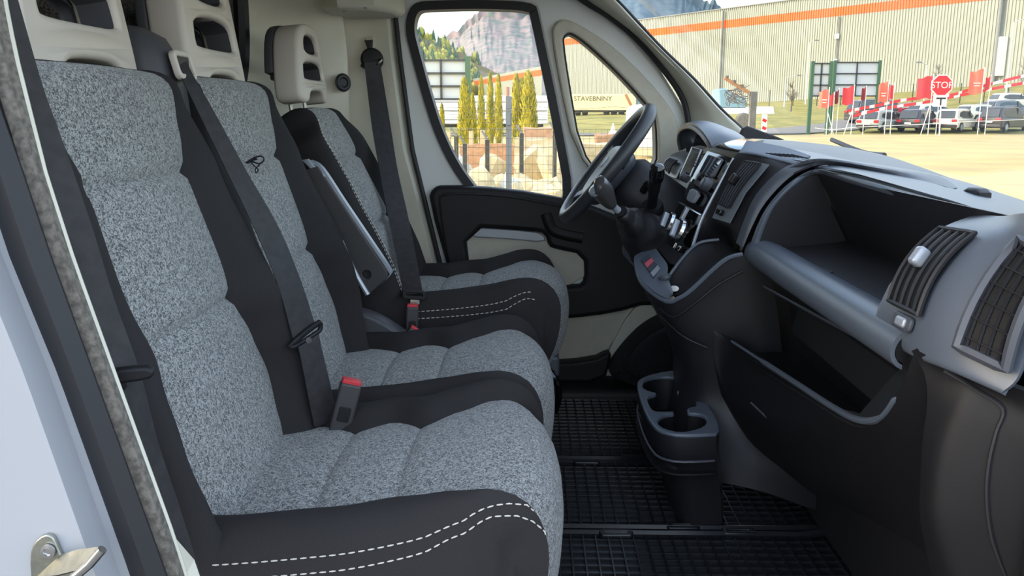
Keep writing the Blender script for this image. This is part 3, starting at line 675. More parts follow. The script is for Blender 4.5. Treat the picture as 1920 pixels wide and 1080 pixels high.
# hidden dark boxes added to stop light leaking between the skins
b = B().box((.80, 1.82, .96), (.40, 1.74, .50)); b.box((.86, 1.82, 1.27), (.26, 1.74, .16)); b.box((.77, 2.15, 1.31), (.24, .58, .2)); mk('light_block', b, M_PLASD, dash)
# top skin
rear = [(2.72, .50, 1.42), (2.45, .50, 1.45), (2.2, .50, 1.466), (2.0, .525, 1.452), (1.85, .66, 1.438), (1.6, .80, 1.405), (1.35, .85, 1.385), (1.1, .82, 1.365), (.94, .78, 1.345)]
front = [(2.72, .80, 1.455), (2.45, .93, 1.440), (2.2, .95, 1.420), (2.0, .955, 1.405), (1.85, .955, 1.396), (1.6, .95, 1.378), (1.35, .945, 1.365), (1.1, .93, 1.355), (.94, .88, 1.34)]
rows = []
for (y, x0, z0), (_, x1, z1) in zip(rear, front):
    rows.append([V((x0+(x1-x0)*k, y, z0+(z1-z0)*k+.012*math.sin(math.pi*k)*(1 if y > 1.7 else .4))) for k in (0, .12, .35, .65, 1)])
mk('top_skin', B().sheet(patch(rows, 4, 4), -.012, (0, 0, 1)), M_TRIM, dash)
pad = []
for y, x0, x1, z, h in [(2.70, .60, .80, 1.462, .004), (2.5, .60, .90, 1.463, .012), (2.25, .60, .93, 1.452, .014), (2.05, .62, .94, 1.436, .012), (1.88, .66, .94, 1.424, .006), (1.70, .72, .94, 1.398, .0)]:
    pad.append([V((x0, y, z)), V((x0+.02, y, z+h)), V(((x0+x1)/2, y, z+h-.006)), V((x1-.03, y, z+h-.022)), V((x1, y, z-.03))])
mk('raised_top_pad', B().sheet(patch(pad, 3, 4), -.02, (0, 0, 1)), M_PLASL, dash)
b = B()
for k in range(7):
    u = 1452+k*8; b.tube([at(u-16, 287+k*.4, 1.97-k*.005), at(u+14, 293+k*.6, 1.93-k*.01)], .0012, 6)
mk('defroster_grille', b, M_PLASD, dash)
b = B().plate([smooth_loop([(-.03, -.012), (.03, -.012), (.03, .012), (-.03, .012)], 1)], .012, .005, (V((.80, 1.55, 1.405)), V((0, 1, 0)), V((0, 0, 1)))); mk('sun_sensor', b, M_PLAS, dash)
# arch moulding round the shelf
o1 = [(1380, 455, 1.90), (1396, 410, 1.90), (1418, 364, 1.90), (1464, 318, 1.90), (1513, 300, 1.90), (1567, 299, 1.82), (1678, 317, 1.76), (1762, 331, 1.70), (1795, 352, 1.60)]
m1 = [(1388, 462, 1.885), (1404, 415, 1.885), (1428, 370, 1.885), (1472, 324, 1.885), (1518, 304, 1.885), (1570, 303, 1.81), (1678, 321, 1.735), (1755, 336, 1.66), (1790, 352.5, 1.58)]
i1 = [(1391, 470, 1.88), (1410, 425, 1.88), (1435, 380, 1.88), (1480, 333, 1.88), (1524, 312, 1.87), (1573, 310, 1.82), (1678, 328, 1.73), (1747, 343, 1.63), (1786, 354, 1.57)]
va = [(1396, 478, 1.90), (1418, 430, 1.90), (1444, 386, 1.90), (1486, 340, 1.90), (1528, 317, 1.89), (1578, 318, 1.75), (1680, 345, 1.48), (1755, 368, 1.345), (1795, 383, 1.25)]
o2 = [(1402, 478, 1.865), (1416, 432, 1.865), (1440, 385, 1.865), (1482, 341, 1.865), (1530, 317, 1.855), (1590, 330, 1.66), (1682, 356, 1.46), (1762, 379, 1.335), (1835, 401, 1.22)]
i2 = [(1420, 468, 1.85), (1431, 433, 1.85), (1453, 386, 1.85), (1491, 347, 1.85), (1532, 326, 1.85), (1592, 343, 1.655), (1682, 369, 1.455), (1762, 391, 1.33), (1830, 410, 1.22)]
dp('arch_moulding', [o1, m1, i1], M_PLASL, 4, 2)
dp('arch_valley', [i1[:5], va[:5], o2[:5]], M_PLASD, 4, 2, .004)
g1 = [(1535, 316, 1.87), (1592, 325, 1.67), (1682, 350, 1.51), (1762, 372, 1.38), (1838, 396, 1.27), (1885, 403, 1.15), (1935, 402, 1.05)]
dp('upper_ledge', [[(1530, 312, 1.88)]+i1[5:]+[(1860, 367, 1.60), (1930, 382, 1.52)], g1], M_TRIM, 4, 3, .004)
dp('ledge_groove', [g1[:5], [(a[0], (a[1]+c[1])/2, (a[2]+c[2])/2+.02) for a, c in zip(g1, o2[4:])], o2[4:]], M_SEAL, 4, 2, .003)
dp('shelf_surround', [o2, [(a[0]*.5+c[0]*.5, a[1]*.5+c[1]*.5, a[2]*.5+c[2]*.5-.008) for a, c in zip(o2, i2)], i2], M_TRIM, 4, 2)
# shelf cavity
fb = A3([(1420, 470, 1.85), (1431, 433, 1.85), (1453, 386, 1.85), (1491, 347, 1.85), (1532, 327, 1.85)])
bb = A3([(1587, 453, 1.85), (1573, 423, 1.85), (1558, 390, 1.85), (1545, 358, 1.85), (1534, 328, 1.85)])
mk('shelf_side', B().sheet(patch([fb, [a.lerp(c, .5) for a, c in zip(fb, bb)], bb], 3, 3), .004, (0, 1, 0)), M_PLAS, dash)
TB, BB, FL = V((.612, 0, 1.420)), V((.688, 0, 1.277)), V((.497, 0, 1.262))
def ey(p, y): return V((p.x, y, p.z))
ys = [1.852, 1.6, 1.35, 1.08]
mk('shelf_back', B().sheet([[ey(TB.lerp(BB, k), y) for k in (0, .3, .6, .93, 1)] for y in ys], .004, (1, 0, 0)), M_PLAS, dash)
mk('shelf_floor', B().sheet([[ey(BB.lerp(FL, k)-V((0, 0, .006*math.sin(math.pi*k))), y) for k in (0, .1, .5, .9, 1)] for y in ys], .004, (0, 0, -1)), M_PLAS, dash)
mk('shelf_end', B().sheet([[V((.50, 1.09, 1.26)), V((.69, 1.09, 1.26))], [V((.60, 1.09, 1.36)), V((.69, 1.09, 1.36))]], .004, (0, -1, 0)), M_PLAS, dash)
mk('felt_patch', B().plate([rrect(.05, .03, .006)], .001, .0005, (at(1540, 508, 1.55)+V((0, 0, 0)), V((0, 1, 0)), V((1, 0, .1)))), M_PLASD, dash)
# lip under the opening
prof = [(.535, 1.262), (.507, 1.270), (.487, 1.264), (.477, 1.249), (.479, 1.233), (.495, 1.223), (.545, 1.218)]
mk('shelf_lip', B().sheet(patch([[V((x+(0 if y < 1.8 else .004), y, z)) for x, z in prof] for y in (1.875, 1.86, 1.6, 1.35, 1.085)], 4, 2), .006), M_TRIM, dash)
# recess and slot
mk('lip_end', B().add([V((x, 1.086, z)) for x, z in prof], [tuple(range(len(prof)))]), M_PLASD, dash, smooth=False)
mk('recess_skin', B().sheet([[V((.55, y, 1.20)), V((.556, y, 1.165)), V((.585, y, 1.12)), V((.60, y, 1.02)), V((.58, y, .95))] for y in (1.89, 1.5, 1.06)], .004, (1, 0, 0)), M_PLASD, dash)
mk('slot_edge', B().tube([at(u, v, Y) for u, v, Y in [(1432, 537, 1.80), (1536, 594, 1.48), (1640, 650, 1.22)]], .0028, 6), M_PLASL, dash)
mk('ashtray_lid', B().plate([rrect(.5, .07, .02)], .004, .002, (V((.553, 1.48, 1.135)), V((0, -1, 0)), V((.25, 0, 1)))), M_PLASD, dash)
# lower bin with curved lip
L0 = [(1336, 618, 1.89), (1372, 640, 1.85), (1435, 681, 1.68), (1500, 723, 1.50), (1560, 762, 1.34), (1608, 787, 1.22), (1650, 784, 1.14), (1680, 745, 1.09), (1700, 700, 1.06), (1716, 655, 1.04)]
L0b = [(1340, 630, 1.885), (1374, 652, 1.845), (1438, 693, 1.675), (1502, 735, 1.495), (1560, 773, 1.335), (1608, 797, 1.215), (1656, 795, 1.135), (1688, 752, 1.085), (1709, 704, 1.055), (1725, 660, 1.035)]
L1 = [(1338, 665, 1.885), (1362, 720, 1.86), (1425, 765, 1.69), (1500, 805, 1.51), (1565, 835, 1.36), (1620, 850, 1.24), (1680, 840, 1.14), (1718, 790, 1.08), (1732, 740, 1.05), (1740, 700, 1.03)]
L2 = [(1345, 710, 1.89), (1385, 790, 1.84), (1440, 840, 1.72), (1505, 885, 1.58), (1570, 915, 1.44), (1630, 930, 1.31), (1690, 920, 1.19), (1735, 880, 1.11), (1752, 830, 1.06), (1765, 790, 1.03)]
L3 = [(1352, 740, 1.90), (1405, 830, 1.86), (1465, 880, 1.78), (1530, 930, 1.68), (1590, 965, 1.56), (1640, 1000, 1.44), (1690, 1040, 1.32), (1735, 1075, 1.22), (1780, 1095, 1.12), (1800, 1095, 1.06)]
dp('lower_bin', [L0, L0b, L1, L2, L3], M_PLASD, 4, 3, .006)  # same plastic as the dash, its shade put into a darker colour
mk('bin_lip', B().tube(cr(A3(L0[1:8]), 6), [.003]*6+[.0055]*24+[.004]*6+[.001], 8), M_TRIM, dash)  # edge highlight put into a light tube that thins out
mk('bin_floor', B().sheet(patch([A3([(1380, 665, 1.84), (1500, 740, 1.49), (1600, 800, 1.23), (1660, 790, 1.13)]), [V((.60, 1.86, 1.02)), V((.60, 1.5, 1.02)), V((.60, 1.25, 1.03)), V((.60, 1.05, 1.05))]], 3, 2), .004), M_PLASD, dash)
mk('bin_rib', B().tube(cr(A3([(1408, 755, 1.715), (1440, 785, 1.665), (1466, 812, 1.64), (1478, 850, 1.67)]), 5), .0022, 6), M_PLASL, dash)
# lower right end panel with its ridge
R0 = [(1716, 655, 1.045), (1738, 700, 1.03), (1745, 760, 1.03), (1738, 830, 1.03), (1735, 900, 1.03), (1735, 980, 1.03), (1760, 1095, 1.03)]
R1 = [(1770, 668, 1.0), (1800, 705, 1.0), (1785, 765, 1.0), (1766, 830, 1.0), (1755, 900, 1.0), (1754, 980, 1.0), (1786, 1095, 1.0)]
R2 = [(1790, 682, .985), (1832, 715, .985), (1812, 770, .985), (1795, 835, .985), (1785, 905, .985), (1785, 985, .985), (1815, 1095, .985)]
R3 = [(1850, 700, .965), (1885, 745, .965), (1868, 800, .965), (1856, 860, .965), (1850, 920, .965), (1856, 990, .965), (1885, 1095, .965)]
R4 = [(1960, 740, .93), (1985, 790, .93), (1980, 840, .93), (1980, 880, .93), (1980, 930, .93), (1980, 990, .93), (1990, 1095, .93)]
dp('end_panel', [R0, R1, R2, R3, R4], M_PLASD, 4, 3, .006)
mk('panel_gap', B().tube(cr(A3([(1770, 695, .990), (1800, 712, .982), (1830, 732, .975), (1880, 766, .958), (1868, 810, .958), (1855, 865, .958), (1850, 930, .958), (1860, 1010, .958), (1890, 1090, .958)]), 4), .0026, 6), M_SEAL, dash)
mk('end_body', B().box((.77, 1.025, 1.02), (.30, .15, .66)), M_PLASD, dash)
mk('end_cap', B().plate([[(.585, .66), (1.0, .66), (.97, 1.33), (.80, 1.345), (.68, 1.355), (.60, 1.30), (.575, 1.18)]], .008, .004, fy(.925)), M_PLASD, dash)
# near pod with vent
P = [[(1829, 402, 1.22), (1850, 403, 1.16), (1880, 405, 1.10), (1915, 400, 1.02), (1970, 400, .95)],
     [(1772, 424, 1.18), (1815, 425, 1.12), (1864, 430, 1.05), (1908, 440, 1.0), (1975, 470, .93)],
     [(1744, 449, 1.175), (1785, 455, 1.11), (1832, 460, 1.04), (1885, 500, .985), (1965, 540, .92)],
     [(1703, 496, 1.17), (1745, 510, 1.10), (1790, 508, 1.035), (1850, 560, .98), (1945, 610, .92)],
     [(1671, 537, 1.17), (1712, 553, 1.10), (1762, 548, 1.035), (1815, 615, .98), (1925, 665, .92)],
     [(1651, 578, 1.17), (1690, 596, 1.10), (1737, 602, 1.035), (1790, 660, .98), (1905, 712, .92)],
     [(1641, 612, 1.175), (1678, 640, 1.11), (1715, 664, 1.045), (1775, 690, .985), (1880, 735, .925)],
     [(1652, 632, 1.22), (1684, 652, 1.14), (1718, 668, 1.06), (1780, 694, .995), (1885, 742, .93)]]
dp('vent_pod', P, M_TRIM, 4, 4, .008)
mk('pod_flank', B().sheet([[at(*r[0]), at(*r[0])+V((.05, .03, 0)), at(*r[0])+V((.06, .02, 0))] for r in P[2:]], .004), M_TRIM, dash)
def vent(corners, off, nsl, name, parent, knob, frame_m, knob_m, fw=.006, cross=0):
    """corners TL, TR, BR, BL (points); slats run from the top edge to the bottom edge"""
    TL, TR, BR, BL = corners; n = (TR-TL).cross(BL-TL).normalized()
    if n.dot(CAM-TL) < 0: n = -n
    mid = [TL.lerp(BL, .5), TR.lerp(BR, .5)]
    bulg = n*off
    def pt(s, t, h): return TL.lerp(TR, s).lerp(BL.lerp(BR, s), t)+n*(h+off*4*t*(1-t))
    b = B().sheet([[pt(s, t/8, .003) for s in (0, .33, .66, 1)] for t in range(9)], .002)
    vt = mk(name, b, M_VENT, parent)
    ed = [pt(s/6, 0, .005) for s in range(6)]+[pt(1, t/8, .005) for t in range(8)]+[pt(1-s/6, 1, .005) for s in range(6)]+[pt(0, 1-t/8, .005) for t in range(8)]
    mk('vent_frame', B().tube(ed, fw*.6, 6, closed=True), frame_m, vt)
    for k in range(nsl):
        s = (k+.8)/(nsl+.6); w = (TR-TL)*.020
        rows = [[pt(s, t/8, .004)-w, pt(s, t/8, .007)-w*.6, pt(s, t/8, .007)+w*.6, pt(s, t/8, .004)+w] for t in range(9)]
        mk('slat', B().grid(rows), (M_PLASL if nsl == 5 else M_PLAS), vt)
    for k in range(cross):
        t = (k+.6)/(cross+.2); b = B().tube([pt(s/6, t, .006) for s in range(7)], .0011, 6); mk('cross_bar', b, M_PLAS, vt)
    if knob:
        p = pt(knob[0], knob[1], .014); y = (BL-TL).normalized(); x = n.cross(y)
        mk('vane_knob', B().plate([rrect(knob[2], knob[3], .005)], .009, .005, (p, x, y)), knob_m, vt)
    return vt
c = A3([(1768, 431, 1.163), (1834, 441, 1.06), (1728, 595, 1.04), (1672, 567, 1.145)])
vent(c, .012, 4, 'air_vent', dash, (.52, .46, .017, .026), M_SEAL, M_SILV)
mk('vent_thumbwheel_bezel', B().plate([smooth_loop(rrect(.055, .020, .007), 0)], .003, .002, (at(1692, 603, 1.083), A3([(1740, 620, 1.03)])[0]-A3([(1660, 580, 1.16)])[0], V((.25, 0, 1)))), M_PLASL, dash)
mk('vent_thumbwheel', B().plate([rrect(.026, .013, .004)], .006, .003, (at(1693, 604, 1.080), A3([(1740, 620, 1.03)])[0]-A3([(1660, 580, 1.16)])[0], V((.25, 0, 1)))), M_SILV, dash)
c = A3([(1918, 452, .992), (1990, 485, .92), (1893, 697, .918), (1801, 653, .970)])
vent(c, .010, 4, 'side_grille', dash, None, M_PLASL, None, .011, 6)
# centre pod with vent
C_ = [[(1400, 263, 2.10), (1432, 268, 2.05), (1480, 278, 2.0), (1520, 292, 1.95)],
      [(1388, 282, 2.06), (1420, 286, 2.0), (1462, 296, 1.95), (1494, 304, 1.915)],
      [(1373, 300, 2.05), (1405, 306, 2.0), (1446, 313, 1.93), (1470, 320, 1.91)],
      [(1350, 345, 2.05), (1378, 350, 2.01), (1412, 360, 1.93), (1426, 364, 1.91)],
      [(1325, 397, 2.05), (1345, 405, 2.02), (1378, 418, 1.94), (1398, 418, 1.91)],
      [(1313, 420, 2.05), (1340, 424, 2.04), (1370, 432, 1.97), (1384, 458, 1.91)],
      [(1303, 440, 2.05), (1342, 440, 2.06), (1368, 450, 2.04), (1382, 470, 1.95)],
      [(1296, 462, 2.05), (1332, 458, 2.07), (1364, 468, 2.05), (1390, 482, 1.99)]]
dp('centre_pod', C_[1:], M_PLAS, 4, 4, .006)
dp('pod_top', [C_[0], C_[1], [(a[0]*.75+c[0]*.25, a[1]*.75+c[1]*.25, a[2]*.75+c[2]*.25-.004) for a, c in zip(C_[1], C_[2])]], M_TRIM, 4, 4, .006)  # upward pod face split off, sky light put into its colour
fr_l = A3([(1342, 411, 2.03), (1404, 303, 2.0), (1448, 311, 1.925), (1374, 421, 1.95), (1364, 424, 1.965)])
nn = (fr_l[1]-fr_l[0]).cross(fr_l[3]-fr_l[0]).normalized(); nn = nn if nn.dot(CAM-fr_l[0]) > 0 else -nn
mk('vent_surround', B().sheet([[fr_l[1]+nn*.010, fr_l[2]+nn*.010], [fr_l[1].lerp(fr_l[0], .5)+nn*.020, fr_l[2].lerp(fr_l[3], .5)+nn*.020], [fr_l[0]+nn*.010, fr_l[3]+nn*.010]], .003), M_BEZEL, dash)
c = [p+nn*.016 for p in A3([(1411, 308, 1.995), (1440, 313, 1.935), (1380, 396, 1.955), (1359, 386, 2.015)])]
vent(c, .007, 5, 'air_vent', dash, (.5, .45, .015, .026), M_SEAL, M_PLAS, .004)
mk('vent_thumbwheel', B().plate([rrect(.022, .014, .004)], .006, .003, (at(1363, 403, 1.985)+nn*.020, A3([(1378, 418, 1.94)])[0]-A3([(1345, 405, 2.02)])[0], V((.4, 0, 1)))), M_GLOSS, dash)
# glossy centre stack
S_ = [[(1326, 283, 2.25), (1350, 290, 2.15), (1374, 298, 2.055)],
      [(1300, 328, 2.25), (1322, 338, 2.15), (1347, 348, 2.055)],
      [(1277, 378, 2.25), (1297, 392, 2.15), (1318, 404, 2.055)],
      [(1262, 408, 2.23), (1283, 424, 2.14), (1306, 436, 2.05)],
      [(1240, 448, 2.21), (1262, 468, 2.12), (1290, 486, 2.03)]]
dp('centre_stack', S_, M_GLOSS, 4, 4, .006)
dp('gloss_cap', [[(1326, 283, 2.25), (1340, 270, 2.26), (1358, 262, 2.29), (1385, 258, 2.34)], [(1350, 289, 2.15), (1364, 274, 2.16), (1384, 264, 2.20), (1410, 260, 2.25)], [(1376, 298, 2.055), (1389, 281, 2.06), (1404, 268, 2.09), (1432, 262, 2.14)]], M_GLOSS, 4, 4, .006)
sn_ = (at(1374, 298, 2.055)-at(1326, 283, 2.25)).cross(at(1277, 378, 2.25)-at(1326, 283, 2.25)).normalized(); sn_ = sn_ if sn_.dot(CAM-at(1326, 283, 2.25)) > 0 else -sn_
sx = V((0, -1, 0)); sx = (sx-sn_*sx.dot(sn_)).normalized(); sy = sn_.cross(sx)
def onst(u, v, Y, h=.004): return at(u, v, Y)+sn_*h
mk('stack_edge_trim', B().tube(cr(A3([(1376, 297, 2.052), (1348, 348, 2.052), (1319, 404, 2.052), (1307, 436, 2.047), (1291, 488, 2.027)]), 4), .004, 8), M_SILV, dash)
mk('radio_display', B().plate([rrect(.11, .050, .006)], .003, .001, (onst(1336, 313, 2.15), sx, sy)), mat('display_glass', (60, 66, 78), .06, coat=1), dash)
for u, v, Y in ((1294, 334, 2.235), (1333, 350, 2.075)):
    mk('radio_knob', B().lathe([(0, 0), (.016, 0), (.016, .012), (.0145, .020), (.010, .022), (0, .0215)], onst(u, v, Y), sn_, 20), M_PLASL, dash)
for k in range(5):
    f = (k+.5)/5; mk('radio_button', B().plate([rrect(.018, .013, .002)], .004, .0015, (onst(1302+f*21, 341+f*11, 2.21-f*.11), sx, sy)), M_PLAS, dash)
mk('hazard_button', B().plate([smooth_loop([(-.036, .015), (.036, .015), (.030, -.012), (.018, -.018), (-.018, -.018), (-.030, -.012)], 1)], .005, .002, (onst(1303, 368, 2.15), sx, sy)), M_SILV, dash)
mk('chrome_line', B().tube(cr([onst(*p) for p in [(1275, 380, 2.25, .003), (1296, 393, 2.15, .005), (1317, 405, 2.058, .003)]], 4), .0025, 6), M_CHROME, dash)
for u, v, Y in ((1261, 421, 2.19), (1281, 435, 2.10)):
    kb = mk('climate_knob', B().lathe([(0, 0), (.028, 0), (.027, .013), (.022, .015), (0, .015)], onst(u, v, Y), sn_, 24), M_PLASD, dash)
    mk('knob_ring', B().lathe([(.0285, .004), (.0305, .006), (.0285, .014), (.026, .0155), (.0255, .012)], onst(u, v, Y), sn_, 24), M_CHROME, kb)
    mk('knob_grip', B().plate([rrect(.011, .046, .005)], .010, .003, (onst(u, v, Y, .022), (sx+sy*.4), (sy-sx*.4))), M_SILV, kb)
mk('silver_slider', B().plate([rrect(.014, .034, .003)], .005, .002, (onst(1286, 402, 2.13), sx, sy)), M_SILV, dash)
mk('indicator_button', B().lathe([(0, 0), (.006, 0), (.006, .005), (0, .006)], onst(1276, 466, 2.08), sn_, 12), M_CHROME, dash)
mk('indicator_button', B().plate([rrect(.006, .022, .002)], .003, .001, (onst(1267, 464, 2.11), sx, sy)), M_CHROME, dash)
# console tray below the stack
dp('console_top', [[(1193, 482, 2.16), (1194, 500, 2.10), (1203, 527, 2.02), (1229, 551, 1.955), (1256, 564, 1.915)],
                   [(1208, 474, 2.17), (1216, 494, 2.10), (1226, 515, 2.03), (1238, 532, 1.98), (1258, 556, 1.92)],
                   [(1226, 462, 2.19), (1240, 482, 2.11), (1252, 500, 2.05), (1252, 520, 2.0), (1262, 553, 1.925)]], M_TRIM, 4, 4, .006)
dp('tray_wall', [[(1226, 460, 2.19), (1242, 478, 2.11), (1256, 494, 2.05), (1272, 500, 2.02)], [(1240, 448, 2.21), (1258, 462, 2.13), (1274, 476, 2.06), (1292, 484, 2.03)]], M_PLAS, 4, 4, .004)
dp('pocket_wall', [[(1252, 522, 2.005), (1282, 482, 2.02), (1310, 458, 2.035), (1350, 452, 2.03), (1388, 474, 1.96)], [(1244, 540, 1.985), (1290, 520, 1.985), (1325, 498, 1.98), (1360, 484, 1.96), (1389, 478, 1.93)], [(1250, 556, 1.95), (1292, 542, 1.93), (1335, 510, 1.915), (1365, 490, 1.905), (1390, 480, 1.90)]], M_PLAS, 4, 4, .004)
mk('console_rim', B().tube(cr(A3([(1193, 482, 2.16), (1193, 500, 2.10), (1202, 528, 2.02), (1228, 553, 1.955), (1254, 566, 1.912), (1272, 560, 1.895), (1294, 546, 1.885), (1338, 505, 1.875), (1366, 484, 1.872), (1392, 477, 1.872)]), 5), .0055, 8), M_TRIM, dash)
mk('pocket_rim', B().tube(cr(A3([(1238, 536, 1.985), (1253, 519, 2.0), (1282, 481, 2.018), (1310, 456, 2.033), (1348, 449, 2.03)]), 5), .004, 8), M_TRIM, dash)
q0, q1, q2, q3 = A3([(1203, 491, 2.115), (1216, 482, 2.135), (1239, 510, 2.035), (1226, 526, 2.0)])
qn = (q1-q0).cross(q3-q0).normalized(); qn = qn if qn.z > 0 else -qn
def quad(a, bb_, c, d, h): return B().sheet([[a+qn*h, bb_+qn*h], [d+qn*h, c+qn*h]], .003, qn)
sp_ = mk('switch_panel', quad(q0, q1, q2, q3, .004), M_PLAS, dash)
for k, m in enumerate((M_PLASL, mat('faded_red_switch', (196, 92, 104), .5), M_PLASL, M_SILV)):
    f0, f1 = k/4+.02, (k+1)/4-.02; mk('switch', quad(q0.lerp(q3, f0), q1.lerp(q2, f0), q1.lerp(q2, f1), q0.lerp(q3, f1), .006), m, sp_)
mk('lighter_cap', B().lathe([(0, 0), (.010, 0), (.014, .008), (.015, .014), (.010, .018), (0, .018)], at(1247, 528, 1.99), (-.1, -.2, 1), 18), M_PLASL, dash)
for k, (u, v) in enumerate(((1243, 547), (1264, 543))):
    t = tag(mk('coin', B().lathe([(0, 0), (.011, 0), (.011, .003), (0, .003)], at(u, v, 1.95), (-.2+.1*k, -.4, .8), 16), M_CHROME, origin=at(u, v, 1.95)), ('left' if k == 0 else 'right')+' of two small shiny coins in the console pocket', 'coin', 'coins in the console pocket')
# console flank, tunnel
dp('console_flank', [[(1193, 484, 2.16), (1203, 530, 2.02), (1228, 555, 1.955), (1255, 568, 1.912), (1294, 549, 1.885), (1340, 507, 1.875), (1394, 480, 1.87), (1440, 500, 1.87)],
                     [(1197, 505, 2.17), (1209, 548, 2.04), (1234, 576, 1.965), (1262, 592, 1.915), (1304, 580, 1.89), (1352, 555, 1.88), (1405, 530, 1.87), (1450, 540, 1.87)],
                     [(1222, 545, 2.2), (1228, 580, 2.07), (1246, 606, 1.98), (1275, 626, 1.92), (1318, 628, 1.895), (1370, 612, 1.88), (1420, 600, 1.87), (1460, 600, 1.87)],
                     [(1252, 600, 2.2), (1252, 625, 2.1), (1262, 650, 2.0), (1290, 668, 1.93), (1332, 672, 1.90), (1385, 672, 1.885), (1430, 680, 1.87), (1470, 690, 1.87)],
                     [(1264, 660, 2.2), (1266, 690, 2.1), (1275, 720, 2.0), (1305, 745, 1.93), (1350, 760, 1.90), (1400, 780, 1.88), (1450, 790, 1.86), (1490, 800, 1.85)],
                     [(1250, 760, 2.2), (1245, 800, 2.1), (1250, 840, 1.95), (1300, 850, 1.88), (1370, 860, 1.84), (1430, 870, 1.80), (1490, 890, 1.74), (1540, 900, 1.68)],
                     [(1230, 800, 2.2), (1215, 850, 2.05), (1235, 882, 1.90), (1300, 898, 1.86), (1370, 908, 1.82), (1440, 925, 1.77), (1510, 950, 1.70), (1560, 965, 1.62)]], M_PLAS, 4, 4, .006)
mk('flank_seam', B().tube(cr(A3([(1236, 578, 1.955), (1264, 594, 1.905), (1306, 566, 1.88), (1345, 535, 1.872), (1392, 508, 1.862)]), 5), .0022, 6), M_SEAL, dash)
mk('lower_seam', B().tube(cr(A3([(1238, 592, 1.97), (1280, 630, 1.905), (1326, 652, 1.885)]), 5), .0022, 6), M_SEAL, dash)
# cup holder on the floor tunnel
cup = thing('cup_holder', at(1270, 800, 1.95), 'black plastic double cup holder with sky-tinted top, low on the tunnel', 'cup holder')
ZC = .880
def cpx(l): return [(lambda p: (p.x, p.y))(az(1160+x/4.908, 660+y/4.908, ZC)) for x, y in l]
ol = smooth_loop(cpx([(165, 290), (200, 245), (330, 200), (555, 165), (620, 200), (690, 290), (760, 410), (860, 540), (920, 650), (930, 755), (800, 765), (560, 770), (420, 745), (330, 700), (250, 580), (190, 420)]), 1)
hl = smooth_loop(cpx([(215, 300), (250, 255), (350, 230), (470, 228), (550, 250), (595, 300), (570, 340), (535, 355), (545, 375), (650, 360), (735, 500), (640, 515), (625, 540), (640, 565), (740, 570), (800, 600), (815, 650), (780, 690), (690, 725), (560, 745), (430, 715), (360, 670), (365, 620), (430, 575), (510, 572), (505, 548), (430, 555), (320, 550), (285, 500), (255, 420), (345, 395), (345, 380), (280, 365), (225, 335)]), 1)
mk('holder_top', B().plate([ol, hl], .006, .0035, (V((0, 0, ZC-.004)), V((1, 0, 0)), V((0, 1, 0)))), M_TRIM, cup)
cx = sum(p[0] for p in ol)/len(ol); cy = sum(p[1] for p in ol)/len(ol)
b = B(); rows = []
for z, k in ((ZC-.004, 1.0), (ZC-.02, 1.0), (ZC-.045, .985), (ZC-.066, .96), (ZC-.07, .94), (ZC-.16, .80), (FZ, .72)):
    rows.append([V((cx+(x-cx)*k+(1-k)*.18, cy+(y-cy)*k, z)) for x, y in ol])
b.grid(rows, True); mk('holder_body', b, M_PLAS, cup)
mk('body_bead', B().tube([V((cx+(x-cx)*.975, cy+(y-cy)*.975, ZC-.062)) for x, y in ol], .003, 6, closed=True), M_PLASL, cup)
b = B(); b.grid([[V((x, y, ZC-.006)) for x, y in hl], [V((cx+(x-cx)*.97, cy+(y-cy)*.97, ZC-.09)) for x, y in hl]], True); mk('holder_well', b, M_PLASD, cup)
b = B().plate([ol], .002, .0005, (V((0, 0, ZC-.09)), V((1, 0, 0)), V((0, 1, 0)))); mk('well_floor', b, M_PLASD, cup)
# knee panel below the wheel
dp('knee_panel', [[(1262, 318, 2.68), (1296, 330, 2.45), (1310, 330, 2.26)], [(1228, 400, 2.68), (1250, 400, 2.45), (1270, 400, 2.26)], [(1225, 470, 2.66), (1232, 470, 2.45), (1245, 460, 2.25)], [(1248, 540, 2.64), (1248, 540, 2.45), (1240, 520, 2.25)], [(1290, 590, 2.62), (1280, 595, 2.45), (1260, 590, 2.25)]], M_PLASD, 4, 4, .006)
# instrument hood and side vent
fa = A3([(1277, 282, 2.62), (1273, 262, 2.62), (1277, 246, 2.60), (1287, 238.5, 2.54), (1299, 239, 2.46), (1314, 250, 2.37), (1328, 268, 2.29), (1336, 284, 2.26)])
ba = A3([(1332, 282, 2.66), (1332, 266, 2.66), (1340, 252, 2.64), (1355, 248, 2.58), (1370, 251, 2.50), (1384, 259, 2.42), (1394, 267, 2.33), (1398, 276, 2.28)])
mk('instrument_hood', B().sheet(patch([fa, [a.lerp(c, .4)+V((0, 0, .012)) for a, c in zip(fa, ba)], ba], 5, 4), .012), M_TRIM, dash)
mk('hood_rim', B().tube(cr(fa, 5), .007, 8), M_PLASL, dash)
ic = [a.lerp(c, .45)-V((0, 0, .008)) for a, c in zip(fa, ba)]
mk('instrument_cluster', B().add(ic, [tuple(range(len(ic)))]), M_GLOSS, dash, smooth=False)
dpl = A3([(1298, 276, 2.24), (1315, 281, 2.20), (1294, 330, 2.20), (1276, 326, 2.24)])
dn = (dpl[1]-dpl[0]).cross(dpl[3]-dpl[0]).normalized(); dn = dn if dn.dot(CAM-dpl[0]) > 0 else -dn
pd_ = mk('phone_cradle', B().sheet([[dpl[0], dpl[1]], [dpl[3], dpl[2]]], -.008, dn), M_PLAS, dash)
mk('cradle_screen', B().sheet([[dpl[0].lerp(dpl[2], .1), dpl[1].lerp(dpl[3], .1)], [dpl[3].lerp(dpl[1], .1), dpl[2].lerp(dpl[0], .1)]], .001, dn), mat('olive_screen', (104, 104, 92), .1, coat=.6), pd_)
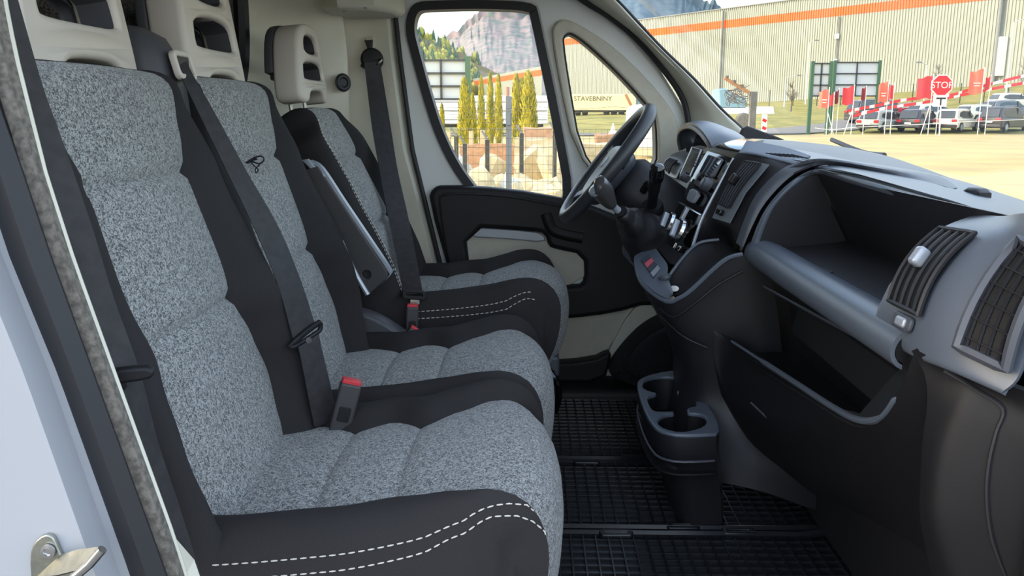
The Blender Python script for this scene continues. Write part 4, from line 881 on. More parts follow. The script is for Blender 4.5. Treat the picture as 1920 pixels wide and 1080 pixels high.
mk('cradle_frame', B().tube(dpl, .0025, 6, closed=True), M_SILV, pd_)
for k in range(5): mk('segment', B().box(at(1307-k*1.6, 290+k*5.5, 2.2)+dn*.004, (.010, .010, .004)), M_SEAL, pd_)
dp('side_vent_housing', [[(1238, 322, 2.70), (1246, 302, 2.70), (1262, 288, 2.70), (1284, 282, 2.70)], [(1255, 330, 2.62), (1264, 310, 2.62), (1278, 296, 2.62), (1296, 290, 2.62)], [(1268, 334, 2.55), (1280, 312, 2.55), (1296, 302, 2.55), (1310, 300, 2.55)]], M_PLASL, 4, 4, .008)
c = A3([(1259, 298, 2.665), (1272, 302, 2.60), (1256, 327, 2.60), (1245, 318, 2.665)])
vent(c, .006, 4, 'air_vent', dash, None, M_PLASL, None, .003)
# ------------------------------------------------------------ steering wheel
whl = thing('steering_wheel', (.21, 2.40, 1.405), 'black leather four-spoke steering wheel in front of the quarter window', 'steering wheel')
wc = V((.212, 2.405, 1.408)); d1_ = V((.61, 0, .79)).normalized(); d2_ = V((0, 1, 0)); wn = d2_.cross(d1_); wn = wn if wn.x < 0 else -wn
ring = [wc+(d1_*math.cos(a)+d2_*math.sin(a))*.185 for a in [2*math.pi*k/64 for k in range(64)]]
mk('rim', B().tube(ring, .0195, 12, closed=True), mat('black_leather', (52, 53, 58), .4, bump=.15, bscale=600), whl)
hubp = smooth_loop([(-.095, .068), (.095, .068), (.115, .025), (.10, -.06), (.045, -.115), (-.045, -.115), (-.10, -.06), (-.115, .025)], 2)
hub = B().plate([hubp], .030, .022, (wc-wn*.022, d2_, d1_), 5)
hub = mk('airbag_cover', hub, M_PLASL, whl)
for a, l in ((75, 0), (-75, 0), (140, 0), (-140, 0)):
    q = math.radians(a); dd = d1_*math.cos(q)+d2_*math.sin(q); pp = wn.cross(dd)
    rws = [[wc+dd*r-wn*h+pp*w, wc+dd*r-wn*(h-.010)+pp*w*.8, wc+dd*r-wn*(h-.010)-pp*w*.8, wc+dd*r-wn*h-pp*w, wc+dd*r-wn*(h+.014)-pp*w*.7, wc+dd*r-wn*(h+.014)+pp*w*.7] for r, h, w in ((.05, .03, .03), (.10, .022, .022), (.15, .008, .016), (.182, 0, .014))]
    mk('spoke', B().loft(rws), M_PLASL, whl)
mk('badge', B().lathe([(0, 0), (.018, 0), (.017, .003), (0, .004)], wc+wn*.0075, wn, 20), M_SILV, hub)
col = thing('steering_column', (.36, 2.40, 1.28), 'dark plastic steering column shroud behind the wheel', 'steering column')
rws = []
for k, (r, h) in enumerate(((.055, .05), (.075, .075), (.08, .16), (.085, .26))):
    o = wc-wn*h; rws.append([o+d2_*x*r+d1_*y*r for x, y in smooth_loop([(-1, -1), (1, -1), (1.1, .3), (.6, 1), (-.6, 1), (-1.1, .3)], 2)])
mk('shroud', B().loft(rws), M_PLAS, col)
b = B().tube(cr(A3([(1206, 358, 2.30), (1216, 344, 2.26), (1222, 352, 2.22)]), 3), .01, 8); mk('ignition_pocket', b, M_PLASD, col)
st = thing('wiper_stalk', at(1225, 385, 2.24), 'black upright stalk with ribbed end cap beside the steering wheel', 'stalk')
mk('stalk_arm', B().tube(cr(A3([(1222, 392, 2.26), (1224, 370, 2.22), (1228, 345, 2.17), (1231, 334, 2.155)]), 4), [.013]*6+[.0155]*7, 12), M_PLASD, st)
mk('stalk_cap', B().tube(A3([(1230.5, 337, 2.155), (1231, 332, 2.15), (1232, 322, 2.14), (1233, 313, 2.13), (1233.5, 309, 2.127)]), [.017, .0190, .0195, .017, .008], 16), M_GLOSS, st)
mk('stalk_base', B().lathe([(.008, .012), (.027, .012), (.030, .004), (.030, -.01), (.008, -.01)], at(1223, 390, 2.26), (-.25, -.55, .8), 22), M_PLASD, st)
# ------------------------------------------------------------ gear lever
gl = thing('gear_lever', at(1200, 440, 2.2), 'gear lever with dark knob and wrinkled black leather boot on the console', 'gear lever')
kb = A3([(1114, 346, 2.08), (1119, 347, 2.08), (1128, 356, 2.09), (1137, 370, 2.10), (1144, 380, 2.105), (1150, 386, 2.11)])
mk('knob', B().tube(cr(kb, 4), [.004]+[.004+(.023)*min(1, k/4) for k in range(1, 9)]+[.027-.0014*k for k in range(12)], 16), mat('knob_plastic', (62, 60, 60), .3, coat=.3), gl)
mk('knob_cap', B().lathe([(0, .006), (.012, .005), (.021, 0), (.022, -.008), (.018, -.01)], at(1117, 352, 2.08), at(1117, 352, 2.08)-at(1140, 378, 2.10), 18), M_SILV, gl)
mk('lever_rod', B().tube(cr(A3([(1146, 382, 2.108), (1156, 392, 2.12), (1168, 402, 2.13)]), 3), [.011, .010, .009, .009, .010, .012, .013], 10), M_SILV, gl)
rws = []
ax0, ax1 = at(1162, 396, 2.12), at(1222, 452, 2.24)
for k in range(15):
    f = k/14; o = ax0.lerp(ax1, f); t_ = (ax1-ax0).normalized(); x = t_.cross(V((0, 1, 0))).normalized(); y = t_.cross(x)
    r = .012+.062*f**.9+.0022*math.sin(k*1.9); rws.append([o+(x*math.cos(a)*(1+.07*math.sin(3*a+k*.5)+.04*math.sin(7*a-k))+y*math.sin(a)*1.2*(1+.06*math.sin(4*a+k*.4)))*r for a in [2*math.pi*j/28 for j in range(28)]])
mk('leather_boot', B().loft(rws), M_LEATHER, gl, ang=80)
mk('boot_collar', B().lathe([(.010, -.005), (.016, -.004), (.016, .006), (.010, .007)], at(1164, 397, 2.12), ax1-ax0, 16), M_PLASD, gl)
mk('boot_frame', B().plate([rrect(.16, .16, .04), rrect(.12, .12, .03)], .008, .004, (ax1+V((.01, .0, -.01)), x, y)), M_PLASL, gl)
# ------------------------------------------------------------ outdoors
M_SAND = mat('sandy_gravel', (192, 169, 112), .95, rgb2=(168, 150, 106), scale=.35, detail=8)
M_GRASS = mat('dry_grass', (150, 138, 70), .95, rgb2=(112, 112, 52), scale=.5, detail=8)
M_ASPH = mat('grey_asphalt', (120, 117, 112), .9)
M_CLAD = mat('pale_metal_cladding', (148, 150, 137), .55); M_ORANGE = mat('orange_band', (228, 92, 6), .5)
M_GREEN = mat('green_steel', (58, 92, 62), .5); M_PANEL = mat('pale_panel', (196, 200, 200), .5); M_GREY = mat('grey_steel', (120, 122, 120), .5)
M_DARK = mat('dark_steel', (52, 56, 54), .6); M_CONC = mat('concrete', (104, 102, 96), .9, var=.15, scale=8, bump=.2, bscale=60)
M_RED = MATS['red_plastic']; M_FLAG = mat('red_flag_cloth', (214, 62, 66), .8); M_FLAGD = mat('dark_red_flag_cloth', (140, 44, 50), .8); M_FLAGO = mat('faded_red_flag_cloth', (232, 120, 96), .8)
M_STOP = mat('sign_red', (212, 16, 26), .35); M_WH = mat('matt_white', (232, 230, 222), .5); M_BK = mat('sign_black', (26, 26, 28), .5)
M_BARK = mat('bare_bark', (104, 96, 86), .9); M_WOOD = mat('weathered_timber', (176, 122, 78), .8, var=.2, scale=20)
M_THUJA = mat('thuja_leaf', (190, 172, 34), .8, rgb2=(112, 116, 28), scale=7, detail=4)
M_STONE = mat('pale_stone', (196, 178, 140), .9, var=.12, scale=6, bump=.4, bscale=20); M_STONEB = mat('brown_block', (180, 140, 108), .9, var=.15, scale=8); M_BAG = mat('white_bag_plastic', (190, 196, 192), .5, var=.08, scale=4)
# ground and bank
struct('low_bounce_apron', B().sheet([[V((x, y, .012)) for x in (-30, -8, 8, 40)] for y in (-20, -4, 3, 8.5)], -.1, (0, 0, 1)), mat('low_bounce_tarmac', (98, 98, 97), .9, var=.12, scale=3), smooth=False)  # added unseen dark ground, keeps warm bounce out of the cab
struct('ground', B().sheet([[V((x, y, 0)) for x in (-90, -30, -8, 8, 30, 90, 150)] for y in (-30, -5, 8, 30, 62.5)], -.1, (0, 0, 1)), M_SAND, smooth=False)
BK = {-120: [(62, 0), (105, 1.0), (180, 2.2), (420, 2.5)], 0: [(62, 0), (105, 1.05), (180, 2.4), (420, 3)], 20: [(62, 0), (78, .7), (110, 1.6), (170, 3.0), (420, 3)], 38: [(62, 0), (78, 1.2), (105, 2.2), (138, 3.2), (420, 4)], 60: [(62, 0), (70, .7), (78, 1.5), (86, 2.6), (107, 5.4), (420, 6)], 80: [(62, 0), (70, .9), (78, 1.9), (86, 3.6), (420, 6)], 170: [(62, 0), (78, 1.9), (86, 3.6), (420, 6)]}
def bank(x, y):
    ks = sorted(BK); x = min(max(x, ks[0]), ks[-1])
    for a, c in zip(ks, ks[1:]):
        if x <= c:
            t = (x-a)/(c-a); return interp_lin(max(y, 62), BK[a])*(1-t)+interp_lin(max(y, 62), BK[c])*t
xs = [-120, -80, -40, -20, 0, 10, 20, 29, 38, 49, 60, 70, 80, 120, 170]; yy = [62, 66, 70, 74, 78, 82, 86, 92, 98, 105, 115, 125, 138, 160, 180, 260, 420]
struct('grass_bank', B().sheet([[V((x, y, bank(x, y))) for x in xs] for y in yy], -.3, (0, 0, 1)), M_GRASS)
def road(name, pts, w):
    c = cr([V((x, y, 0)) for x, y in pts], 6); rows = []
    for i, p in enumerate(c):
        t = (c[min(i+1, len(c)-1)]-c[max(i-1, 0)]).normalized(); s = V((-t.y, t.x, 0))*w/2
        rows.append([V((q.x, q.y, (bank(q.x, q.y) if q.y > 62 else 0)+.10)) for q in (p-s, p-s*.33, p+s*.33, p+s)])
    struct(name, B().sheet(rows, -.06, (0, 0, 1)), M_ASPH)
road('road', [(-60, 57), (-10, 58), (10, 60), (18, 64), (26, 71), (36, 86), (42, 100)], 5)
# mountains
def mountain(name, ridge, Y, m, depth, base=0, seed=1, rough=.05):
    rnd = random.Random(seed); top = cr([at(u, v, Y) for u, v in ridge], 8); rows = []
    n = 14
    ph = [rnd.uniform(0, 6.28) for _ in range(12)]
    for k in range(n+1):
        f = k/n; r = []
        for i, p in enumerate(top):
            h = p.z*f; w = sum(math.sin(i*(.25+.17*j)+ph[j]+f*(2+j))/(1+j*.6) for j in range(8))
            r.append(V((p.x*(1-(1-f)*depth/Y), Y-depth*(1-f)+w*depth*rough*(1-f*.6), base+max(0, h)*(1-.12*math.sin(math.pi*f))+w*p.z*.02*f+rnd.uniform(-1, 1)*p.z*.006)))
        rows.append(r)
    rows.append([p+V((0, depth*.5, -p.z*.4)) for p in rows[-1]])
    return struct(name, B().grid(patch(rows, 2, 2)), m)
M_MT1 = mat('hazy_woodland_slope', (138, 122, 121), .95, rgb2=(92, 103, 100), scale=.11, detail=10)  # bare woods with distance haze mixed into the colour
M_MT2 = mat('hazy_blue_slope', (88, 104, 114), .95, rgb2=(72, 92, 104), scale=.11, detail=10)  # distance haze put into the bluish slope colour
M_HILL = mat('forest_floor', (122, 104, 78), .95, rgb2=(70, 82, 52), scale=.06, detail=8)
mountain('mountain', [(700, 150), (770, 110), (820, 84), (850, 62), (872, 46), (892, 30), (912, 22), (945, 18), (985, 22), (1020, 34), (1060, 60), (1120, 90), (1200, 110)], 900, M_MT1, 420, seed=3, rough=.012)
mountain('mountain', [(880, 170), (920, 142), (960, 118), (1000, 96), (1040, 70), (1075, 30), (1100, -10), (1140, -30), (1200, -40), (1260, -26), (1290, -12), (1312, 2), (1326, 4), (1336, 8), (1348, 16), (1366, 27), (1390, 50), (1430, 90), (1500, 130)], 1100, M_MT2, 420, seed=5, rough=.012)
mountain('wooded_hill', [(640, 20), (740, 52), (790, 72), (820, 84), (850, 96), (880, 112), (910, 126), (945, 142), (985, 168), (1040, 190)], 380, M_HILL, 160, seed=9, rough=.01)
b = B(); rnd = random.Random(4); b2 = B()
for k in range(520):
    f = rnd.random(); u = 700+rnd.random()**.9*200; vr = interp_lin(u, [(640, 20), (740, 52), (790, 72), (820, 84), (850, 96), (880, 112), (910, 126), (945, 142)])
    Y = 380-150*f*f; p = at(u, vr+75*f+2, Y); h = rnd.uniform(4, 8); r = h*rnd.uniform(.13, .20); tgt = b if rnd.random() < .62 else b2
    prof_ = [(.02, h), (r*.45, h*.75), (r*.6, h*.55), (r*.85, h*.38), (r*.75, h*.18), (r*.25, 0)]
    if tgt is b2: prof_ = [(.1, h*.9), (r*.9, h*.75), (r*1.2, h*.5), (r*1.0, h*.25), (r*.3, .1)]
    tgt.lathe(prof_, p-V((0, 0, 1)), (0, 0, 1), 6)
mk('conifer_forest', b, mat('conifer_green', (66, 92, 74), .9, var=.25, scale=.3), kind='stuff', smooth=False)
mk('larch_forest', b2, mat('larch_yellow', (150, 146, 74), .9, var=.2, scale=.3), kind='stuff', smooth=False)
# big warehouse
WA, WB = V((84, 160-1.45*(84-22.5), 0)), V((5.2, 160-1.45*(5.2-22.5), 0))
wt = (WB-WA).normalized(); wn_ = V((-wt.y, wt.x, 0)); wn_ = wn_ if wn_.y < 0 else -wn_
def corrug(Pa, Pb, z0, z1, nrm, pitch, dep):
    n = int((Pb-Pa).length/pitch); r0 = []; r1 = []
    for i in range(n):
        for k, d in ((0, 0), (.4, 0), (.5, dep), (.9, dep)):
            p = Pa.lerp(Pb, (i+k)/n)+nrm*d; r0.append(V((p.x, p.y, z0))); r1.append(V((p.x, p.y, z1)))
    return B().grid([r0, r1])
wh = thing('warehouse', (40, 134, 3), 'huge pale ribbed warehouse with orange band, beyond the windscreen', 'warehouse')
mk('cladding', corrug(WA, WB, 0, 18.05, wn_, .42, .09), M_CLAD, wh, smooth=False)
mk('orange_band', corrug(WA+wn_*.04, WB+wn_*.04, 15.05, 16.25, wn_, .42, .09), M_ORANGE, wh, smooth=False)
mk('roof_coping', B().sheet([[WA+V((0, 0, 18.05))+wn_*.2, WA+V((0, 0, 18.2))+wn_*.2], [WB+V((0, 0, 18.05))+wn_*.2, WB+V((0, 0, 18.2))+wn_*.2]], -.5, wn_), M_GREY, wh)
mk('roof', B().sheet([[WA+V((0, 0, 18)), WA-wn_*60+V((0, 0, 18))], [WB+V((0, 0, 18)), WB-wn_*60+V((0, 0, 18))]], .3, (0, 0, -1)), M_GREY, wh)
mk('end_wall', B().sheet([[WB, WB+V((0, 0, 18))], [WB-wn_*60, WB-wn_*60+V((0, 0, 18))]], .3), M_CLAD, wh)
def onwall(u, z, off=.0):
    d = ray(u, 300); den = d.dot(wn_); t = (WA-CAM).dot(wn_)/den; p = CAM+d*t; return V((p.x, p.y, z))+wn_*off
for u, z1 in ((1346, 17.8), (1849, 17.8)):
    mk('drainpipe', B().tube([onwall(u, 2.5, .45), onwall(u, z1, .45)], .17 if u < 1400 else .22, 8), M_GREY, wh)
mk('thin_drainpipe', B().tube([onwall(1556, 3, .3), onwall(1556, 14.9, .3)], .09, 8), M_GREY, wh)
for z in (12.2, 8.7): mk('wall_lamp', B().box(onwall(1555, z, .4), (.5, .5, .7)), M_WH, wh)
mk('loading_door', B().box(onwall(1855, 8.2, .2), (.8, 1.2, 4.6)), M_WH, wh)
for u, s in ((1468, 2.2), (1508, 1.6), (1580, 2.0), (1612, 2.6)):
    p = onwall(u, 18.2, -6); mk('roof_vent', B().lathe([(s*.9, 0), (s*.9, s*.4), (s*.7, s*.65), (0, s*.7)], p, (0, 0, 1), 12), M_WH, wh)
wl2 = thing('warehouse', (-10, 230, 2), 'lower pale warehouse with orange band seen through the driver window', 'warehouse')
A2, B2 = V((2.2, 183, 0)), V((-44, 353, 0)); t2 = (B2-A2).normalized(); n2 = V((-t2.y, t2.x, 0)); n2 = n2 if n2.y < 0 else -n2
mk('cladding', corrug(A2, B2, 0, 10.9, n2, .6, .1), M_CLAD, wl2, smooth=False)
mk('orange_band', corrug(A2+n2*.05, B2+n2*.05, 9.0, 10.2, n2, .6, .1), M_ORANGE, wl2, smooth=False)
mk('roof', B().sheet([[A2+V((0, 0, 10.9)), A2-n2*2.5+V((0, 0, 10.9))], [B2+V((0, 0, 10.9)), B2-n2*2.5+V((0, 0, 10.9))]], .3, (0, 0, -1)), M_GREY, wl2)
# helper: thing on the ground at pixel u and distance Y
def gp(u, Y, z=None):
    p = at(u, 300, Y); return V((p.x, Y, (bank(p.x, Y) if Y > 62 else 0) if z is None else z))
def zat(u, v, Y): return at(u, v, Y).z
# billboard left
def frame_sign(us, vt, vb, Y, label, green=True, nb=3, nv=1, legs=True):
    p0, p1 = at(us[0], vt, Y), at(us[1], vt, Y); zt = p0.z; zb = zat(us[0], vb, Y); g = gp((us[0]+us[1])/2, Y)
    t = thing('billboard_frame', g, label, 'billboard'); dx = p1-p0; dx.z = 0
    def q(f, z): return V((p0.x+dx.x*f, p0.y+dx.y*f, z))
    mk('panel', B().box(q(.5, (zt+zb)/2)+V((0, .08, 0)), (dx.length, .06, zt-zb)), M_PANEL, t)
    for f in (0, 1): mk('post', B().box(q(f, (zt+.1)/2), (.22, .22, zt+.2)), M_GREEN if green else M_GREY, t)
    for k in range(nb+1): mk('crossbar', B().box(q(.5, zb+(zt-zb)*k/nb), (dx.length, .10, .09)), M_DARK if green else M_GREY, t)
    for k in range(nv): mk('upright', B().box(q((k+1)/(nv+1), (zt+zb)/2), (.09, .10, zt-zb)), M_DARK if green else M_GREY, t)
    return t
t = frame_sign((776, 877), 113, 186, 38, 'white billboard panel on green pole seen through the driver window', nb=3, nv=1)
frame_sign((1524, 1559), 119, 180, 61.5, 'narrower left of two green-framed sign panels by the road', nb=3, nv=1)
frame_sign((1566, 1650), 117, 180, 68.2, 'wider right of two green-framed sign panels by the road', nb=3, nv=1)
# thujas
th = thing('thuja', (0, 0, 0), 'x', 'tree')
b = B(); rnd = random.Random(2); H_ = 1.0
def trad(f): return .17*(f**.35 if f < .25 else 1)*(.62 if f < .02 else 1)*max(.04, (1-f)**.42)*1.15
b.lathe([(trad(k/14)*.8, k/14) for k in range(15)], (0, 0, 0), (0, 0, 1), 10)
for k in range(1500):
    f = rnd.random()**.8; a = rnd.uniform(0, 6.283); r = trad(f)*rnd.uniform(.78, 1.12)
    o = V((r*math.cos(a), r*math.sin(a), f)); up = V((math.cos(a)*.35, math.sin(a)*.35, 1)).normalized(); s = V((-math.sin(a), math.cos(a), 0)); s = (s+V((rnd.uniform(-.5, .5), rnd.uniform(-.5, .5), 0))).normalized()
    h = rnd.uniform(.03, .06); w = rnd.uniform(.010, .018); b.add([o-s*w, o+s*w, o+s*w*.5+up*h*.7, o+up*h, o-s*w*.5+up*h*.7], [(0, 1, 2, 3, 4)])
mk('foliage', b, M_THUJA, th, smooth=False)
mk('trunk', B().tube([(0, 0, -.03), (0, 0, .2)], .02, 6), M_BARK, th)
TH = [(830, 197, 262, 27, 'smallest thuja, leftmost by the window frame'), (872, 150, 276, 26, 'thick thuja left of the green pole'), (887, 178, 270, 27.5, 'thuja half hidden at the right of the thick left one'), (903, 147, 268, 30, 'left of three slim thujas in the middle clump'), (920, 139, 268, 31, 'tallest middle thuja of the slim clump'), (935, 143, 268, 30, 'right of three slim thujas in the middle clump'), (968, 143, 290, 24, 'bright left thuja of the wide right pair'), (990, 139, 296, 23.5, 'shaded right thuja of the wide right pair'), (978, 150, 292, 25, 'rear thuja showing between the wide right pair')]
for i, (u, v0, v1, Y, lab) in enumerate(TH):
    z1 = zat(u, v0, Y); g = gp(u, Y, 0); hh = z1; wd_ = {830: 13, 872: 26, 887: 16, 903: 15, 920: 15, 935: 16, 968: 24, 990: 36, 978: 24}[u]*Y/1600/.31
    o = th if i == 0 else dup(th, g)
    o.location = g; o.scale = (wd_, wd_, hh); o.rotation_euler.z = i*1.3; o['label'] = lab+', yellow green'; o['group'] = 'thujas outside the driver window'
# wire fence and posts outside the driver window
fn = thing('wire_fence', at(955, 300, 9), 'rusty wire mesh fence with grey steel post outside the driver window', 'fence')
fn.location.z = 0; ORG[fn.name] = fn.location.copy()
b = B(); Yf = 9.0; xa, xb = at(780, 300, Yf).x, at(1236, 300, Yf).x; ztop = zat(955, 243, Yf)
nx = int((xb-xa)/.06)
for k in range(nx+1):
    x = xa+(xb-xa)*k/nx+math.sin(k*2.3)*.004; b.tube([(x, Yf, .25), (x+math.sin(k)*.01, Yf, ztop*.6), (x, Yf, ztop)], .0024, 3, cap=False)
for k in range(13):
    z = .3+(ztop-.3)*k/12; b.tube([(xa+(xb-xa)*j/16, Yf, z+.006*math.sin(j*1.7+k)) for j in range(17)], .0026, 3, cap=False)
mk('wire_mesh', b, mat('rusty_wire', (112, 100, 80), .7), fn, smooth=False, kind='stuff')
for v in (203, 210, 216, 222, 232):
    mk('strand_wire', B().tube([at(780+46*j, v+3*math.sin(j*1.9+v), Yf) for j in range(11)], .0022, 4), MATS['rusty_wire'], fn)
mk('steel_post', B().box((at(954, 300, Yf).x, Yf+.03, .85), (.06, .06, 1.72)), M_GREY, fn)
mk('post_head', B().box((at(953, 300, Yf).x, Yf+.0, zat(953, 222, Yf)), (.05, .05, .13)), M_GREY, fn)
mk('rusty_pipe', B().tube([at(951, 163, Yf+.1), at(953, 245, Yf+.1)], .022, 8), mat('rust_pink', (186, 130, 112), .8), fn)
fn2 = thing('post_fence', gp(930, 16, 0), 'row of dark posts with bent tops behind the wire mesh fence', 'fence')
for u, v in ((856, 256), (872, 270), (914, 262), (978, 250), (1040, 245)):
    z = zat(u, v, 16); p = gp(u, 16, 0); mk('post', B().box((p.x, 16, z/2), (.075, .075, z)), M_DARK, fn2)
    mk('bent_arm', B().tube([V((p.x, 16, z)), V((p.x-.10, 16, z+.16))], .022, 6), M_GREY, fn2)
for z in (.5, .9, 1.25): mk('strand_wire', B().tube([V((gp(840+30*j, 16, 0).x, 16, z+.01*math.sin(j*2))) for j in range(10)], .004, 4), M_GREY, fn2)
# stones, blocks, bags
def rock(name, p, s, m, seed, label, cat, group, box=False):
    rnd = random.Random(seed); bm = bmesh.new()
    if box: bmesh.ops.create_cube(bm, size=1.0); bmesh.ops.subdivide_edges(bm, edges=bm.edges, cuts=1, use_grid_fill=True)
    else: bmesh.ops.create_icosphere(bm, subdivisions=2, radius=.55)
    ph = [V((rnd.uniform(-3, 3), rnd.uniform(-3, 3), rnd.uniform(-3, 3))) for _ in range(4)]
    for v in bm.verts:
        k = 1+sum(math.sin(v.co.dot(q)*2+i) for i, q in enumerate(ph))*(.02 if box else .11); v.co = V((v.co.x*s[0]*k, v.co.y*s[1]*k, (v.co.z+.45)*s[2]*k))
    bm.verts.index_update(); bb = B().add([V(p)+v.co for v in bm.verts], [tuple(x.index for x in f.verts) for f in bm.faces]); bm.free()
    o = mk(name, bb, m, origin=p, smooth=False); tag(o, label, cat, group); return o
RK = [(838, 16, .7, .5), (862, 14.5, .8, .5), (884, 13.5, .75, .55), (905, 14, .9, .6), (928, 13, .8, .5), (941, 15, .7, .55), (966, 14, .8, .55), (988, 13, .9, .5), (1010, 14.5, 1.0, .6), (1034, 13.5, .8, .55), (1056, 14.5, .8, .6), (860, 18, .9, .7), (925, 18.5, .9, .8), (1000, 18.5, 1.2, .9), (1045, 18, 1.0, 1.0), (1015, 11.5, .9, .35), (900, 12.2, .8, .32), (960, 12, .8, .3)]
ORD = ['first', 'second', 'third', 'fourth', 'fifth', 'sixth', 'seventh', 'eighth', 'ninth', 'tenth', 'eleventh', 'twelfth', 'thirteenth', 'fourteenth', 'fifteenth', 'sixteenth', 'seventeenth', 'eighteenth', 'nineteenth', 'twentieth', 'twenty-first', 'twenty-second', 'twenty-third', 'twenty-fourth', 'twenty-fifth', 'twenty-sixth']
rnd = random.Random(33); RK = [(u, Y, s*.72, h*.8) for u, Y, s, h in RK]+[(rnd.uniform(845, 1060), rnd.uniform(11.5, 17), rnd.uniform(.3, .55), rnd.uniform(.22, .42)) for _ in range(12)]
RK.sort(); nb_ = ns_ = 0
for i, (u, Y, s, h) in enumerate(RK):
    bag = i in (3, 9, 16, 20, 26)
    if bag: nb_ += 1
    else: ns_ += 1
    rock('stone_bag' if bag else 'boulder', gp(u, Y, 0), (s*.85, s*.7, h*1.1), M_BAG if bag else M_STONE, 20+i, (ORD[nb_-1]+' pale crumpled sack from the left among the stones behind the fence') if bag else (ORD[ns_-1]+' pale irregular stone from the left behind the wire fence'), 'sack' if bag else 'stone', 'pale sacks behind the wire fence' if bag else 'pale stones behind the wire fence')
LBK = ['tall brown squared block left of two in the driver window', 'wide brown squared block right beside the tall one', 'pale squared block in front of the right thuja pair', 'brown squared block nearest the window front edge', 'low wide brown block under the slim thujas', 'low brown block under the thick left thuja', 'pale block low behind the steering wheel rim', 'brown block low in the quarter window']
for i, (u, Y, w, h, m) in enumerate([(1008, 21, .7, 1.25, M_STONEB), (1028, 22, .8, 1.0, M_STONEB), (1000, 20.2, .9, 1.0, M_STONE), (1050, 20, .5, .8, M_STONEB), (925, 22, 1.3, .8, M_STONEB), (895, 23, .9, .7, M_STONEB), (1120, 22, 1.2, .8, M_STONE), (1150, 24, 1.0, 1.0, M_STONEB)]):
    rock('stone_block', gp(u, Y, 0), (w, .7, h), m, 60+i, LBK[i], 'stone block', 'squared blocks beyond the fence', box=True)
for i, (u, v) in enumerate(((842, 248), (884, 246), (905, 244))):
    z = zat(u, v, 22); p = gp(u, 22, 0); tag(mk('concrete_post', B().box(p+V((0, 0, z/2)), (.13, .13, z), tp=.9), M_STONE, origin=p), ['leftmost', 'middle', 'right'][i]+' of three cream concrete posts before the thujas', 'post', 'cream posts before the thujas')
p = gp(1148, 45, 0); tag(mk('white_tent', B().lathe([(.5, 0), (.4, .2), (.14, .6), (.01, 1.0)], p, (0, 0, 1), 10), M_WH, origin=p), 'small white pointed tent beyond the quarter window', 'tent')
t = thing('site_caravan', gp(1214, 30, 0), 'white site caravan with red stripe at the edge of the quarter window', 'caravan')
g = gp(1214, 30, 0); mk('caravan_body', B().plate([rrect(2.6, 1.5, .3)], .9, .1, (g+V((.6, 0, 1.05)), V((1, 0, 0)), V((0, 0, 1)))), M_WH, t)
mk('red_stripe', B().box(g+V((.6, -.905, 1.25)), (2.4, .02, .14)), M_STOP, t)
for s in (.5, 1.3): mk('wheel', B().lathe([(0, -.1), (.3, -.1), (.3, .1), (0, .1)], g+V((s, -.8, .3)), (0, 1, 0), 14), M_BK, t)
# lorry trailer with lettering
Yt = 105; tp = gp(1130, Yt, 1.08)
t = thing('lorry_trailer', tp, 'cream box lorry trailer with faded grey lettering beyond the quarter window', 'trailer')
x0, x1 = at(1070, 200, Yt).x, at(1188, 200, Yt).x; z0, z1 = zat(1130, 207, Yt), zat(1130, 177, Yt)
mk('trailer_box', B().plate([rrect(x1-x0, z1-z0, .08)], 1.2, .05, (V(((x0+x1)/2, Yt, (z0+z1)/2)), V((1, 0, 0)), V((0, 0, 1)))), mat('cream_box', (240, 222, 172), .6), t)
mk('lettering', B().text('STAVEBNINY', .78, (V((at(1110, 200, Yt).x, Yt-1.22, zat(1110, 185.5, Yt))), V((1, 0, 0)), V((0, 0, 1))), .01), mat('faded_letter', (104, 98, 86), .7), t)
mk('chassis', B().box(((x0+x1)/2, Yt, z0-.1), (x1-x0, 1.6, .2)), M_DARK, t)
for u in (1083, 1096, 1136, 1150, 1164, 1180): mk('wheel', B().lathe([(0, -.14), (.30, -.14), (.36, -.1), (.36, .1), (.30, .14), (0, .14)], V((at(u, 200, Yt).x, Yt-1.0, 1.46)), (0, 1, 0), 14), M_BK, t)
mk('painted_boom', B().box(V((at(1178, 200, Yt).x, Yt-1.25, (z0+z1)/2)), (.28, .06, 2.1), Matrix.Rotation(math.radians(-28), 3, 'Y')), M_WOOD, t)
t = thing('lorry_cab', gp(1200, 106, 1.08), 'pale blue lorry cab at the right end of the cream trailer', 'lorry cab')
mk('cab_shell', B().plate([[(-.8, 0), (1.0, 0), (1.05, .9), (.8, 2.2), (-.8, 2.4)]], 1.1, .1, (gp(1202, 106, 1.5), V((1, 0, 0)), V((0, 0, 1)))), mat('pale_blue_paint', (150, 170, 184), .4), t)
mk('cab_window', B().box(gp(1203, 104.88, 3.0), (.8, .04, .7)), M_GLASSD, t)
mk('wheel', B().lathe([(0, -.14), (.45, -.14), (.45, .14), (0, .14)], gp(1200, 105, 1.5), (0, 1, 0), 14), M_BK, t)
t = thing('white_trailer', gp(905, 60, 0), 'long white trailer with dark underside parked behind the thujas', 'trailer')
xa_, xb_ = at(792, 300, 60).x, at(1026, 300, 60).x; za_, zb_ = zat(900, 232, 60), zat(900, 180, 60)
mk('trailer_body', B().plate([rrect(xb_-xa_, zb_-za_, .1)], 1.2, .05, (V(((xa_+xb_)/2, 60, (za_+zb_)/2)), V((1, 0, 0)), V((0, 0, 1)))), M_WH, t)
for k in range(3): mk('side_strip', B().box(((xa_+xb_)/2, 58.78, za_+(zb_-za_)*(k+.5)/3.2), (xb_-xa_-.1, .03, .05)), M_GREY, t)
mk('chassis', B().box(((xa_+xb_)/2, 60, za_-.12), (xb_-xa_-.6, 1.6, .22)), M_DARK, t)
